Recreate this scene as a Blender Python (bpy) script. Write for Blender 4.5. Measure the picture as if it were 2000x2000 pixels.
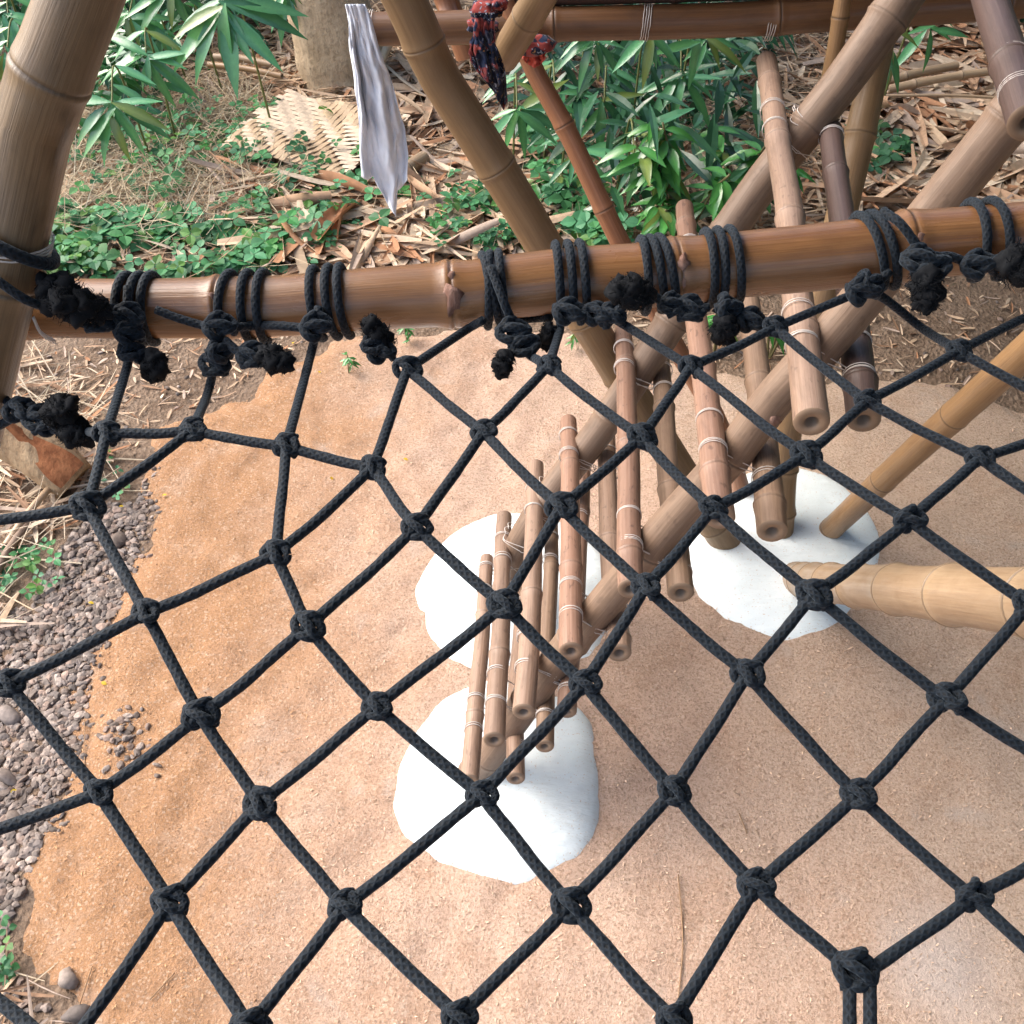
import bpy, math, random
import numpy as np
from mathutils import Vector, Matrix, noise
for o in list(bpy.data.objects): bpy.data.objects.remove(o)
random.seed(7); RNG = np.random.default_rng(7)
SC = bpy.context.scene; COL = SC.collection
# ------------------------------------------------------------------ camera, world, sun
H = 2.4; F = 2050.0; PITCH = math.radians(45)
cam = bpy.data.cameras.new('camera'); camo = bpy.data.objects.new('camera', cam); COL.objects.link(camo)
camo.location = (0, 0, H); camo.rotation_euler = (math.radians(90) - PITCH, 0, 0)
cam.sensor_fit = 'HORIZONTAL'; cam.sensor_width = 36; cam.lens = 36 * F / 2000
cam.clip_start = .05; cam.clip_end = 500; SC.camera = camo
SUN_AZ, SUN_EL = math.radians(-70), math.radians(44)      # azimuth from +y towards +x
w = bpy.data.worlds.new('World'); SC.world = w; w.use_nodes = True
nt = w.node_tree; sky = nt.nodes.new('ShaderNodeTexSky'); sky.sky_type = 'NISHITA'; sky.sun_disc = False
sky.sun_elevation = SUN_EL; sky.sun_rotation = SUN_AZ; sky.air_density = 1.0; sky.dust_density = 4.0; sky.ozone_density = 1.0
nt.links.new(sky.outputs[0], nt.nodes['Background'].inputs[0]); nt.nodes['Background'].inputs[1].default_value = .15
sl = bpy.data.lights.new('sun', 'SUN'); sl.energy = 1.8; sl.angle = math.radians(58); sl.color = (1, .96, .9)
so = bpy.data.objects.new('sun', sl); COL.objects.link(so)
sd = Vector((math.sin(SUN_AZ) * math.cos(SUN_EL), math.cos(SUN_AZ) * math.cos(SUN_EL), math.sin(SUN_EL)))
so.rotation_euler = sd.to_track_quat('Z', 'Y').to_euler(); so.location = (-4, 3, 8)
SC.view_settings.view_transform = 'Standard'; SC.view_settings.look = 'None'; SC.view_settings.gamma = 1
SC.view_settings.exposure = 1.57
SC.render.engine = 'CYCLES'
ROOF_X0 = -.8

# ------------------------------------------------------------------ unprojection of measured image points (2000 px) to the world
CS, SN = math.cos(PITCH), math.sin(PITCH)
def ray(px, py):
    a = (px - 1000) / F; b = (1000 - py) / F
    return Vector((a, CS + b * SN, -SN + b * CS))
CAM = Vector((0, 0, H))
def Gd(px, py, z=0.0):
    r = ray(px, py); return CAM + r * ((z - H) / r.z)
def Dp(px, py, d): return CAM + ray(px, py) * d
def Yp(px, py, y):
    r = ray(px, py); return CAM + r * (y / r.y)
def PLn(px, py, a, b):
    r = ray(px, py); return CAM + r * ((a + b * H) / (r.y - b * r.z))
def PN(px, py, c, n):
    r = ray(px, py); return CAM + r * ((c - CAM).dot(n) / r.dot(n))
# ------------------------------------------------------------------ object helpers
def link(o, parent=None):
    COL.objects.link(o)
    if parent is not None: o.parent = parent
    return o
def tag(o, label=None, cat=None, group=None, kind=None):
    if label: o['label'] = label
    if cat: o['category'] = cat
    if group: o['group'] = group
    if kind: o['kind'] = kind
    return o
def empty(name, loc, label, cat, group=None):
    o = bpy.data.objects.new(name, None); o.empty_display_size = .05; link(o); o.location = loc
    bpy.context.view_layer.update()
    return tag(o, label, cat, group)
def frames(pts):
    n = len(pts); T = []
    for i in range(n):
        t = pts[min(i + 1, n - 1)] - pts[max(i - 1, 0)]
        T.append(t.normalized() if t.length > 1e-9 else Vector((0, 0, 1)))
    up = Vector((0, 0, 1)) if abs(T[0].z) < .9 else Vector((1, 0, 0))
    a = T[0].cross(up).normalized(); out = []
    for i in range(n):
        a = (a - T[i] * a.dot(T[i])); a = a.normalized() if a.length > 1e-6 else T[i].orthogonal().normalized()
        out.append((a, T[i].cross(a)))
    return T, out
def smooth(pts, k=8):
    P = [Vector(p) for p in pts]
    if len(P) < 3: return [P[0].lerp(P[-1], i / k) for i in range(k + 1)]
    Q = [P[0] * 2 - P[1]] + P + [P[-1] * 2 - P[-2]]; out = []
    for i in range(1, len(Q) - 2):
        for j in range(k):
            t = j / k; a, b, c, d = Q[i - 1:i + 3]
            out.append(.5 * ((2 * b) + (c - a) * t + (2 * a - 5 * b + 4 * c - d) * t * t + (3 * b - a - 3 * c + d) * t ** 3))
    out.append(P[-1]); return out
class MB:
    def __init__(s): s.v = []; s.f = []; s.uv = []; s.c = []; s.sm = True
    def tube(s, pts, r, n=8, closed=False, caps=True, col=(0, 0, 0, 1), u0=0.0, flat=1.0):
        pts = [Vector(p) for p in pts]
        if closed: pts = pts + [pts[0]]
        T, fr = frames(pts); b0 = len(s.v); L = u0; us = []
        for i, p in enumerate(pts):
            if i: L += (p - pts[i - 1]).length
            us.append(L); rr = r[i] if isinstance(r, (list, tuple)) else r
            a, b = fr[i]
            for k in range(n):
                an = 2 * math.pi * k / n
                s.v.append(p + a * (math.cos(an) * rr) + b * (math.sin(an) * rr * flat)); s.c.append(col)
        for i in range(len(pts) - 1):
            for k in range(n):
                k2 = (k + 1) % n; q = b0 + i * n; q2 = q + n
                s.f.append((q + k, q + k2, q2 + k2, q2 + k))
                s.uv += [(us[i], k / n), (us[i], (k + 1) / n), (us[i + 1], (k + 1) / n), (us[i + 1], k / n)]
        if caps and not closed:
            e = b0 + (len(pts) - 1) * n
            s.f.append(tuple(b0 + k for k in reversed(range(n)))); s.uv += [(us[0], 0)] * n
            s.f.append(tuple(e + k for k in range(n))); s.uv += [(us[-1], 0)] * n
        return s
    def face(s, vs, col=(1, 1, 1, 1), uvs=None):
        b = len(s.v); s.v += [Vector(v) for v in vs]; s.c += [col] * len(vs)
        s.f.append(tuple(range(b, b + len(vs)))); s.uv += uvs or [(0, 0)] * len(vs)
    def mesh(s, vs, fs, col=(1, 1, 1, 1)):
        b = len(s.v); s.v += [Vector(v) for v in vs]; s.c += [col] * len(vs)
        for f in fs: s.f.append(tuple(b + i for i in f)); s.uv += [(0, 0)] * len(f)
    def data(s, name, mat, org=None):
        m = bpy.data.meshes.new(name)
        org = Vector(org) if org is not None else Vector()
        m.from_pydata([tuple(v - org) for v in s.v], [], s.f)
        ul = m.uv_layers.new(name='UVMap'); ul.data.foreach_set('uv', np.array(s.uv, dtype=np.float32).ravel())
        ca = m.color_attributes.new('col', 'FLOAT_COLOR', 'POINT'); ca.data.foreach_set('color', np.array(s.c, dtype=np.float32).ravel())
        m.polygons.foreach_set('use_smooth', [s.sm] * len(m.polygons)); m.materials.append(mat); m.update()
        return m
    def build(s, name, mat, parent=None, org=None):
        # parent: an Empty without rotation; vertices are given in world coordinates
        loc = Vector(parent.location) if parent is not None and org is None else Vector(org) if org is not None else Vector()
        o = bpy.data.objects.new(name, s.data(name, mat, loc)); link(o, parent)
        if parent is None: o.location = loc
        elif org is not None: o.location = Vector(org) - world_loc(parent)
        return o
def world_loc(o):
    p = Vector()
    while o is not None: p += Vector(o.location); o = o.parent
    return p
# ------------------------------------------------------------------ material helpers
class NT:
    def __init__(s, name):
        s.m = bpy.data.materials.new(name); s.m.use_nodes = True; s.t = s.m.node_tree; s.b = s.t.nodes['Principled BSDF']
    def n(s, typ, ins=None, **kw):
        nd = s.t.nodes.new('ShaderNode' + typ)
        for k, v in kw.items(): setattr(nd, k, v)
        for k, v in (ins or {}).items():
            if isinstance(v, bpy.types.NodeSocket): s.t.links.new(v, nd.inputs[k])
            else: nd.inputs[k].default_value = v
        return nd
    def math(s, op, a, b=0.0, c=0.0, clamp=False):
        return s.n('Math', {0: a, 1: b, 2: c}, operation=op, use_clamp=clamp).outputs[0]
    def mix(s, fac, a, b, mode='MIX'):
        nd = s.n('Mix', {}, data_type='RGBA', blend_type=mode)
        for k, v in ((0, fac), (6, a), (7, b)):
            if isinstance(v, bpy.types.NodeSocket): s.t.links.new(v, nd.inputs[k])
            else: nd.inputs[k].default_value = (*v, 1) if isinstance(v, tuple) and len(v) == 3 else v
        return nd.outputs[2]
    def noise(s, vec, scale, detail=4, rough=.55, dist=0.0):
        return s.n('TexNoise', {'Vector': vec, 'Scale': scale, 'Detail': detail, 'Roughness': rough, 'Distortion': dist}).outputs[0]
    def rng(s, x, a, b, c=0.0, d=1.0):
        return s.n('MapRange', {0: x, 1: a, 2: b, 3: c, 4: d}).outputs[0]
    def bump(s, h, strength, dist, normal=None):
        ins = {'Strength': strength, 'Distance': dist, 'Height': h}
        if normal is not None: ins['Normal'] = normal
        return s.n('Bump', ins).outputs[0]
    def set(s, **kw):
        for k, v in kw.items():
            k = k.replace('_', ' ')
            if isinstance(v, bpy.types.NodeSocket): s.t.links.new(v, s.b.inputs[k])
            else: s.b.inputs[k].default_value = (*v, 1) if isinstance(v, tuple) and len(v) == 3 else v
        return s.m
def m_bamboo(name, base, dark, light, rough=.38, coat=.25, blotch=.35, spots=0.0, ring=.8):
    t = NT(name); uv = t.n('UVMap').outputs[0]; sp = t.n('SeparateXYZ', {0: uv})
    u, v = sp.outputs[0], sp.outputs[1]; an = t.math('MULTIPLY', v, 2 * math.pi)
    oi = t.n('ObjectInfo').outputs['Random']; off = t.math('MULTIPLY', oi, 37.0)
    uo = t.math('ADD', u, off); cx, sx = t.math('COSINE', an), t.math('SINE', an)
    def vec(ku, kr):
        return t.n('CombineXYZ', {0: t.math('MULTIPLY', uo, ku), 1: t.math('MULTIPLY', cx, kr), 2: t.math('MULTIPLY', sx, kr)}).outputs[0]
    st = t.noise(vec(2.2, 5.5), 1.0, 6, .65); fine = t.noise(vec(9, 22), 1.0, 3, .6); mot = t.noise(vec(7, .9), 1.0, 5, .6, .6)
    c = t.mix(t.rng(st, .35, .68), base, light)
    c = t.mix(t.math('MULTIPLY', t.rng(mot, .48, .72), blotch), c, dark)
    c = t.mix(t.math('MULTIPLY', t.rng(fine, .5, .75), .35), c, dark)
    if spots:
        s2 = t.noise(vec(38, 2.6), 1.0, 2, .5, .4); c = t.mix(t.math('MULTIPLY', t.rng(s2, .62, .7), spots), c, (dark[0] * .5, dark[1] * .45, dark[2] * .45))
    ca = t.n('Attribute', attribute_name='col'); cs = t.n('SeparateColor', {0: ca.outputs[0]})
    c = t.mix(t.math('MULTIPLY', cs.outputs[1], .4), c, light)
    c = t.mix(t.math('MULTIPLY', cs.outputs[0], ring), c, (.045, .028, .018))
    c = t.mix(t.math('MULTIPLY', cs.outputs[2], .7), c, (.22, .15, .095))
    hsv = t.n('HueSaturation', {'Hue': .5, 'Saturation': 1.0, 'Value': t.rng(oi, 0, 1, .85, 1.15), 'Color': c}).outputs[0]
    bm = t.bump(fine, .25, .002, t.bump(st, .3, .004))
    return t.set(Base_Color=hsv, Roughness=t.rng(mot, .3, .75, rough - .06, rough + .16), Coat_Weight=coat, Coat_Roughness=.22, Normal=bm)
def m_attr(name, rough=.6, trans=0.0, spec=.4, bumpscale=60, bumps=.2, vary=.3):
    t = NT(name); ca = t.n('Attribute', attribute_name='col').outputs[0]
    co = t.n('TexCoord').outputs['Object']; nz = t.noise(co, bumpscale, 3)
    c = t.mix(t.math('MULTIPLY', t.rng(nz, .35, .7), vary), ca, (.02, .015, .01))
    t.set(Base_Color=c, Roughness=rough, Specular_IOR_Level=spec, Normal=t.bump(nz, bumps, .003))
    if trans:
        tr = t.n('BsdfTranslucent', {'Color': c}); mx = t.n('MixShader', {0: trans})
        t.t.links.new(t.b.outputs[0], mx.inputs[1]); t.t.links.new(tr.outputs[0], mx.inputs[2])
        t.t.links.new(mx.outputs[0], t.t.nodes['Material Output'].inputs[0])
    return t.m
def m_rope():
    t = NT('black_rope'); uv = t.n('UVMap').outputs[0]; sp = t.n('SeparateXYZ', {0: uv}); u, v = sp.outputs[0], sp.outputs[1]
    ku = 2 * math.pi * 130; kv = 2 * math.pi * 5
    a = t.math('SINE', t.math('ADD', t.math('MULTIPLY', u, ku), t.math('MULTIPLY', v, kv)))
    b = t.math('SINE', t.math('SUBTRACT', t.math('MULTIPLY', u, ku), t.math('MULTIPLY', v, kv)))
    h = t.math('MULTIPLY', t.math('ADD', t.math('MAXIMUM', a, b), 1.0), .5)
    nz = t.noise(t.n('TexCoord').outputs['Object'], 900, 2); big = t.noise(t.n('TexCoord').outputs['Object'], 18, 3)
    c = t.mix(t.rng(h, .25, 1.0), (.0014, .0024, .004), (.0066, .0115, .0185))  # lit braid highlights painted into the colour, following the braid height
    c = t.mix(t.math('MULTIPLY', t.rng(nz, .55, .75), .4), c, (.018, .028, .04))
    c = t.mix(t.math('MULTIPLY', t.rng(big, .5, .68), .35), c, (.012, .018, .025))
    hh = t.math('ADD', h, t.math('MULTIPLY', nz, .5))
    return t.set(Base_Color=c, Roughness=.72, Specular_IOR_Level=.22, Sheen_Weight=.1, Sheen_Roughness=.5, Sheen_Tint=(.6, .75, .9), Normal=t.bump(hh, .65, .001))
def m_fray():
    t = NT('frayed_fibre'); return t.set(Base_Color=(.006, .007, .009), Roughness=.85, Specular_IOR_Level=.2)
def m_nylon():
    t = NT('nylon_cord'); return t.set(Base_Color=(.62, .57, .53), Roughness=.3, Alpha=.75, Specular_IOR_Level=.5)
def m_sand():
    t = NT('sand_husk'); co = t.n('TexCoord').outputs['Object']; sp = t.n('SeparateXYZ', {0: co})
    big = t.noise(co, 1.6, 4); med = t.noise(co, 7, 5, .65); fin = t.noise(co, 120, 4, .8); vf = t.noise(co, 300, 3, .8); vo = t.n('TexVoronoi', {'Vector': co, 'Scale': 190.0}, feature='F1')
    g = t.math('ADD', t.math('ADD', sp.outputs[0], t.math('MULTIPLY', sp.outputs[1], .18)), t.math('MULTIPLY', t.math('SUBTRACT', big, .5), 1.3))
    e = t.noise(co, 2.6, 5, .6); gx = t.math('ADD', sp.outputs[0], t.math('MULTIPLY', t.math('SUBTRACT', e, .5), 1.1))
    c = t.mix(t.rng(gx, -.85, -.15), (.46, .252, .13), (.64, .445, .34))
    c = t.mix(t.rng(g, .55, 1.5), c, (.60, .45, .345))
    c = t.mix(t.math('MULTIPLY', t.rng(med, .5, .72), .4), c, (.47, .26, .145))
    c = t.mix(t.math('MULTIPLY', t.rng(med, .46, .3), .35), c, (.70, .53, .42))
    c = t.mix(t.math('MULTIPLY', t.rng(fin, .49, .62), .55), c, (.30, .175, .1))
    c = t.mix(t.math('MULTIPLY', t.rng(vf, .52, .64), .32), c, (.80, .63, .50))
    r = t.n('SeparateColor', {0: vo.outputs['Color']}).outputs[0]
    c = t.mix(t.math('MULTIPLY', t.rng(r, .85, .95), .4), c, (.26, .16, .1)); c = t.mix(t.math('MULTIPLY', t.rng(r, .15, .05), .3), c, (.82, .68, .55))
    pp = Gd(1840, 1890); dd = t.n('VectorMath', {0: co, 1: (pp.x, pp.y, 0)}, operation='DISTANCE').outputs['Value']; c = t.mix(t.math('MULTIPLY', t.rng(t.math('ADD', dd, t.math('MULTIPLY', t.math('SUBTRACT', e, .5), .35)), .2, .02), .5), c, (.66, .6, .57))
    sm = t.noise(co, 4.3, 3, .5, .8); c = t.mix(t.math('MULTIPLY', t.rng(sm, .62, .72), .3), c, (.55, .5, .46))
    hh = t.math('ADD', fin, t.math('MULTIPLY', vf, .6))
    bm = t.bump(hh, 1.0, .011, t.bump(med, .45, .03))
    return t.set(Base_Color=c, Roughness=.9, Specular_IOR_Level=.12, Normal=bm)
def m_soil():
    t = NT('soil'); co = t.n('TexCoord').outputs['Object']; a = t.noise(co, 3, 5); b = t.noise(co, 45, 5, .7); v = t.n('TexVoronoi', {'Vector': co, 'Scale': 70.0})
    c = t.mix(t.rng(a, .35, .65), (.15, .1, .068), (.25, .18, .13))
    c = t.mix(t.math('MULTIPLY', t.rng(b, .5, .7), .6), c, (.34, .265, .2))
    c = t.mix(t.math('MULTIPLY', t.rng(b, .45, .3), .6), c, (.075, .052, .036))
    return t.set(Base_Color=c, Roughness=.92, Specular_IOR_Level=.15, Normal=t.bump(t.math('ADD', b, t.math('MULTIPLY', v.outputs[0], .4)), 1.0, .02))
def m_paint():
    t = NT('white_paint'); co = t.n('TexCoord').outputs['Object']; a = t.noise(co, 9, 5, .6); b = t.noise(co, 60, 4); d = t.noise(co, 28, 6, .75)
    c = t.mix(t.rng(a, .4, .75), (.72, .785, .80), (.63, .705, .725))
    c = t.mix(t.math('MULTIPLY', t.rng(d, .62, .72), .45), c, (.45, .40, .34)); c = t.mix(t.math('MULTIPLY', t.rng(t.noise(co, 190, 2), .66, .7), .7), c, (.5, .34, .22)); c = t.mix(t.math('MULTIPLY', t.rng(t.noise(co, 3.5, 5, .7), .5, .7), .35), c, (.55, .56, .55))
    ca = t.n('Attribute', attribute_name='col'); e = t.n('SeparateColor', {0: ca.outputs[0]}).outputs[0]
    ed = t.math('MULTIPLY', e, t.rng(d, .4, .6, .15, 1.0))
    c = t.mix(t.math('MULTIPLY', ed, .95), c, (.33, .3, .27))
    return t.set(Base_Color=c, Roughness=.5, Specular_IOR_Level=.35, Normal=t.bump(b, .3, .003, t.bump(t.noise(t.n('Mapping', {'Vector': co, 'Scale': (1, 3.5, 1)}).outputs[0], 16, 3), .35, .012)))
def m_wood(name, a, b, sc=6, dist=.01):
    t = NT(name); co = t.n('TexCoord').outputs['Object']; mp = t.n('Mapping', {'Vector': co, 'Scale': (sc, sc, sc * .25)}).outputs[0]
    n1 = t.noise(mp, 2, 6, .65); n2 = t.noise(co, 40, 4, .6)
    c = t.mix(t.rng(n1, .35, .65), a, b); c = t.mix(t.math('MULTIPLY', t.rng(n2, .5, .7), .5), c, (a[0] * .4, a[1] * .4, a[2] * .4))
    return t.set(Base_Color=c, Roughness=.85, Specular_IOR_Level=.2, Normal=t.bump(t.math('ADD', n1, t.math('MULTIPLY', n2, .5)), .8, dist))
def m_cloth(name, ca, cb, pattern=False):
    t = NT(name); uv = t.n('UVMap').outputs[0]; co = t.n('TexCoord').outputs['Object']
    n = t.noise(co, 14, 4); wv = t.noise(co, 700, 2)
    if pattern:
        vo = t.n('TexVoronoi', {'Vector': co, 'Scale': 55.0}); r = t.n('SeparateColor', {0: vo.outputs['Color']})
        big = t.noise(co, 13, 2, .5, 1.2); fl = t.noise(co, 60, 2, .5, 1.5)
        c = t.mix(t.rng(big, .53, .57), (.014, .016, .032), (.24, .05, .045))
        c = t.mix(t.rng(fl, .62, .65), c, (.24, .26, .31))
        c = t.mix(t.math('MULTIPLY', t.rng(fl, .4, .38), t.rng(big, .5, .46)), c, (.3, .16, .07))
        c = t.mix(t.rng(r.outputs[0], .9, .92), c, (.025, .035, .07))
    else:
        c = t.mix(t.rng(n, .3, .7), ca, cb)
    return t.set(Base_Color=c, Roughness=.95, Specular_IOR_Level=.05, Sheen_Weight=.1, Normal=t.bump(wv, .2, .001))
M = dict(
    post=m_bamboo('bamboo_tan_post', (.14, .088, .045), (.033, .02, .011), (.2, .13, .068), .36, .06, .9, .0, .6),
    rail=m_bamboo('bamboo_brown_rail', (.205, .09, .035), (.075, .031, .013), (.285, .142, .06), .27, .25, .55, 0, .45),
    tan=m_bamboo('bamboo_olive_tan', (.19, .113, .052), (.095, .052, .024), (.245, .153, .074), .48, .1, .3, 0, .5),
    red=m_bamboo('bamboo_red_brown', (.2, .08, .036), (.1, .038, .02), (.27, .125, .062), .45, .12, .3),
    gold=m_bamboo('bamboo_golden', (.25, .14, .06), (.115, .06, .028), (.31, .185, .088), .42, .2, .35),
    pale=m_bamboo('bamboo_pale', (.34, .225, .13), (.18, .11, .062), (.43, .305, .19), .4, .25, .3),
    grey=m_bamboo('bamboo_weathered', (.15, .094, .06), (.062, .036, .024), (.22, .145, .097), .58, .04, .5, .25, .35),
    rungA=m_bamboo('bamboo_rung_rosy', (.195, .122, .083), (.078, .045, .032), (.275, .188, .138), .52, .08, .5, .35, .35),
    rungB=m_bamboo('bamboo_rung_red', (.195, .105, .068), (.078, .039, .027), (.265, .162, .115), .5, .08, .5, .5, .35),
    dark=m_bamboo('bamboo_dark', (.06, .034, .028), (.028, .016, .014), (.085, .052, .043), .5, .08, .4, .1, .5),
    beam=m_bamboo('bamboo_dark_brown', (.1, .042, .016), (.04, .017, .007), (.14, .066, .026), .42, .15, .4),
    rope=m_rope(), fray=m_fray(), nylon=m_nylon(), sand=m_sand(), soil=m_soil(), paint=m_paint(),
    leaf=m_attr('glossy_leaf', .2, .22, .7, 22, .25, .12), cover=m_attr('ground_leaf', .5, .3, .35, 40, .1, .2),
    litter=m_attr('dry_litter', .7, .15, .2, 45, .5, .22), stone=m_attr('stone', .75, 0, .3, 80, .6, .35), husk=m_attr('husk', .8, 0, .2, 200, 0, .0),
    mat=m_attr('woven_bamboo', .55, 0, .4, 60, .2, .2),
    trunk=m_wood('pale_bark', (.36, .27, .175), (.5, .39, .27), 5, .02), log=m_wood('weathered_log', (.33, .215, .12), (.46, .325, .195), 14, .012),
    heart=m_wood('red_heartwood', (.2, .07, .028), (.34, .14, .06), 14, .008), scar=m_wood('node_scar', (.17, .085, .06), (.3, .19, .15), 40, .006),
    cloth=m_cloth('grey_cloth', (.56, .6, .67), (.66, .69, .75)), print=m_cloth('printed_cloth', None, None, True), redcloth=m_cloth('red_cloth', (.46, .075, .05), (.52, .11, .08)),
)
# ------------------------------------------------------------------ bamboo culm
def bamboo(name, pts, r, mat, parent=None, nodes=None, sp=.24, start=.1, n=20, ridge=.07, wob=.0, k=10, hollow=True, hole=.62):
    """pts: world points; r: (r0, r1); nodes: arc positions in metres or None for even spacing"""
    P = smooth(pts, k); cum = [0.0]
    for a, b in zip(P, P[1:]): cum.append(cum[-1] + (b - a).length)
    L = cum[-1]
    if nodes is None:
        nodes = []; x = start
        while x < L - .01: nodes.append(x); x += sp * random.uniform(.85, 1.15)
    S = set(np.linspace(0, L, max(4, int(L / .06))).tolist())
    for q in nodes:
        S = {x for x in S if abs(x - q) > .012}
        S |= {q + d for d in (-.022, -.012, -.0075, -.004, -.0015, 0, .0015, .004, .0075, .012, .022) if 0 < q + d < L}
    S = sorted(S); pts2 = []; rr = []; cols = []
    j = 0; sd0 = random.uniform(0, 100)
    for x in S:
        while j < len(cum) - 2 and cum[j + 1] < x: j += 1
        t = (x - cum[j]) / max(1e-9, cum[j + 1] - cum[j]); p = P[j].lerp(P[j + 1], t)
        if wob: p = p + Vector((noise.noise((x * 3, sd0, 0)), noise.noise((x * 3, sd0, 9)), noise.noise((x * 3, sd0, 17)))) * wob
        q = min((abs(x - y) for y in nodes), default=9); sq = min(((x - y) for y in nodes), key=abs, default=9)
        rad = r[0] + (r[1] - r[0]) * x / L
        rad *= 1 + ridge * math.exp(-((sq + .004) / .006) ** 2) + ridge * .6 * math.exp(-((sq - .005) / .008) ** 2) - ridge * .9 * math.exp(-(sq / .0016) ** 2) + ridge * .5 * math.exp(-(sq / .022) ** 2)
        rad *= 1 + .02 * noise.noise((x * 6, sd0, 3))
        pts2.append(p); rr.append(rad); cols.append((math.exp(-(q / .0022) ** 2), math.exp(-(q / .02) ** 2), 0, 1))
    mb = MB(); mb.tube(pts2, rr, n, caps=False)
    mb.c = [c for c in cols for _ in range(n)]
    T, fr = frames(pts2)
    for e, sgn in ((0, -1), (len(pts2) - 1, 1)):
        p, (a, b), tt, rad = pts2[e], fr[e], T[e] * sgn, rr[e]; base = len(mb.v); rings = []
        for kf, dp in ((1.0, 0), (.9, .003), (hole, .002), (hole * .85, -.02)) if hollow else ((1.0, 0), (.8, .004)):
            ring = []
            for k2 in range(n):
                an = 2 * math.pi * k2 / n
                mb.v.append(p + (a * math.cos(an) + b * math.sin(an)) * rad * kf + tt * dp); mb.c.append((1 if dp < 0 else 0, 0, 1, 1)); ring.append(len(mb.v) - 1)
            rings.append(ring)
        for r1, r2 in zip(rings, rings[1:]):
            for k2 in range(n):
                q = (r1[k2], r1[(k2 + 1) % n], r2[(k2 + 1) % n], r2[k2]); mb.f.append(q if sgn > 0 else q[::-1]); mb.uv += [(0, 0)] * 4
        q = tuple(rings[-1]); mb.f.append(q if sgn > 0 else q[::-1]); mb.uv += [(0, 0)] * n
    o = mb.build(name, mat, parent, None if parent is not None else pts2[0])
    o['L'] = L; del o['L']
    return o
def lump(name, loc, sx, sy, sz, mat, parent, seed=0, rough=.35, sub=2):
    """small irregular lump"""
    import bmesh
    bm = bmesh.new(); bmesh.ops.create_icosphere(bm, subdivisions=sub, radius=1)
    mb = MB()
    for v in bm.verts:
        d = 1 + rough * noise.noise(v.co * 1.7 + Vector((seed, 0, 0))) + rough * .5 * noise.noise(v.co * 5 + Vector((0, seed, 0)))
        v.co = Vector((v.co.x * sx * d, v.co.y * sy * d, v.co.z * sz * d)) + Vector(loc)
    mb.mesh([v.co.copy() for v in bm.verts], [[v.index for v in f.verts] for f in bm.faces], (0, 0, 0, 1)); bm.free()
    return mb.build(name, mat, parent)
# ------------------------------------------------------------------ ground
def fbm(x, y, s, seed=0.0): return noise.fractal(Vector((x * s, y * s, seed)), 1.0, 2.0, 4)
def soil_z(x, y):
    return .025 * fbm(x, y, 1.3, 3.1) + .012 * fbm(x, y, 6, 8.0) + .10 * max(0, y - 5.0) * .25
def axis(lo, hi, a, b, st, n):
    near = np.arange(a, b + 1e-6, st); g = np.geomspace(.3, 1, n)
    left = a - (a - lo) * ((g - .3) / .7) ** 2; right = b + (hi - b) * ((g - .3) / .7) ** 2
    return np.concatenate([left[1:][::-1], near, right[1:]])
def sheet(name, xs, ys, zf, mat, keep=None):
    nx, ny = len(xs), len(ys); V = []; Zs = []
    for y in ys:
        for x in xs: V.append((x, y, zf(x, y)))
    Fc = []
    for j in range(ny - 1):
        for i in range(nx - 1):
            q = (j * nx + i, j * nx + i + 1, (j + 1) * nx + i + 1, (j + 1) * nx + i)
            if keep is None or any(keep(V[k][0], V[k][1]) for k in q): Fc.append(q)
    used = sorted({k for f in Fc for k in f}); mp = {k: i for i, k in enumerate(used)}
    m = bpy.data.meshes.new(name); m.from_pydata([V[k] for k in used], [], [tuple(mp[k] for k in f) for f in Fc])
    m.polygons.foreach_set('use_smooth', [True] * len(m.polygons)); m.materials.append(mat); m.update()
    o = link(bpy.data.objects.new(name, m)); o['kind'] = 'structure'; return o
def poly_w(pts): return [(Gd(*p).x, Gd(*p).y) for p in pts]
def inside(poly, x, y):
    c = False; n = len(poly); j = n - 1
    for i in range(n):
        xi, yi = poly[i]; xj, yj = poly[j]
        if (yi > y) != (yj > y) and x < (xj - xi) * (y - yi) / (yj - yi) + xi: c = not c
        j = i
    return c
def sdist(poly, x, y):
    d = 1e9; n = len(poly)
    for i in range(n):
        ax, ay = poly[i]; bx, by = poly[(i + 1) % n]; dx, dy = bx - ax, by - ay
        t = max(0, min(1, ((x - ax) * dx + (y - ay) * dy) / (dx * dx + dy * dy + 1e-12)))
        d = min(d, (x - ax - t * dx) ** 2 + (y - ay - t * dy) ** 2)
    d = math.sqrt(d); return d if inside(poly, x, y) else -d
sheet('ground', axis(-60, 60, -2.6, 3.2, .06, 14), axis(-40, 80, -1.0, 7.6, .06, 14), soil_z, M['soil'])
SANDP = poly_w([(217, 2000), (174, 1952), (109, 1909), (33, 1836), (36, 1717), (100, 1630), (150, 1450), (168, 1302), (196, 1230), (225, 1157), (262, 1081), (285, 1012),
                (268, 976), (290, 930), (308, 882), (330, 822), (400, 800), (489, 780), (507, 722), (580, 698), (680, 672), (800, 655), (1000, 648), (1110, 652), (1180, 690), (1390, 724),
                (1600, 755), (1662, 750), (1807, 752), (2000, 800), (2300, 820)]) + [(3.1, 3.0), (3.1, -.9), (-.9, -.9)]
def sand_z(x, y):
    s = sdist(SANDP, x, y) + .05 * fbm(x, y, 4, 1.7) + .02 * fbm(x, y, 14, 5)
    lumps = .013 * fbm(x, y, 5, 12) + .008 * fbm(x, y, 13, 4)
    k = 1.0 if x < 0 else max(.25, 1 - x * .9)
    return soil_z(x, y) * .35 + .030 * max(-1.2, min(1, s / .09)) + lumps * k * (1 if s > 0 else .3)
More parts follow.
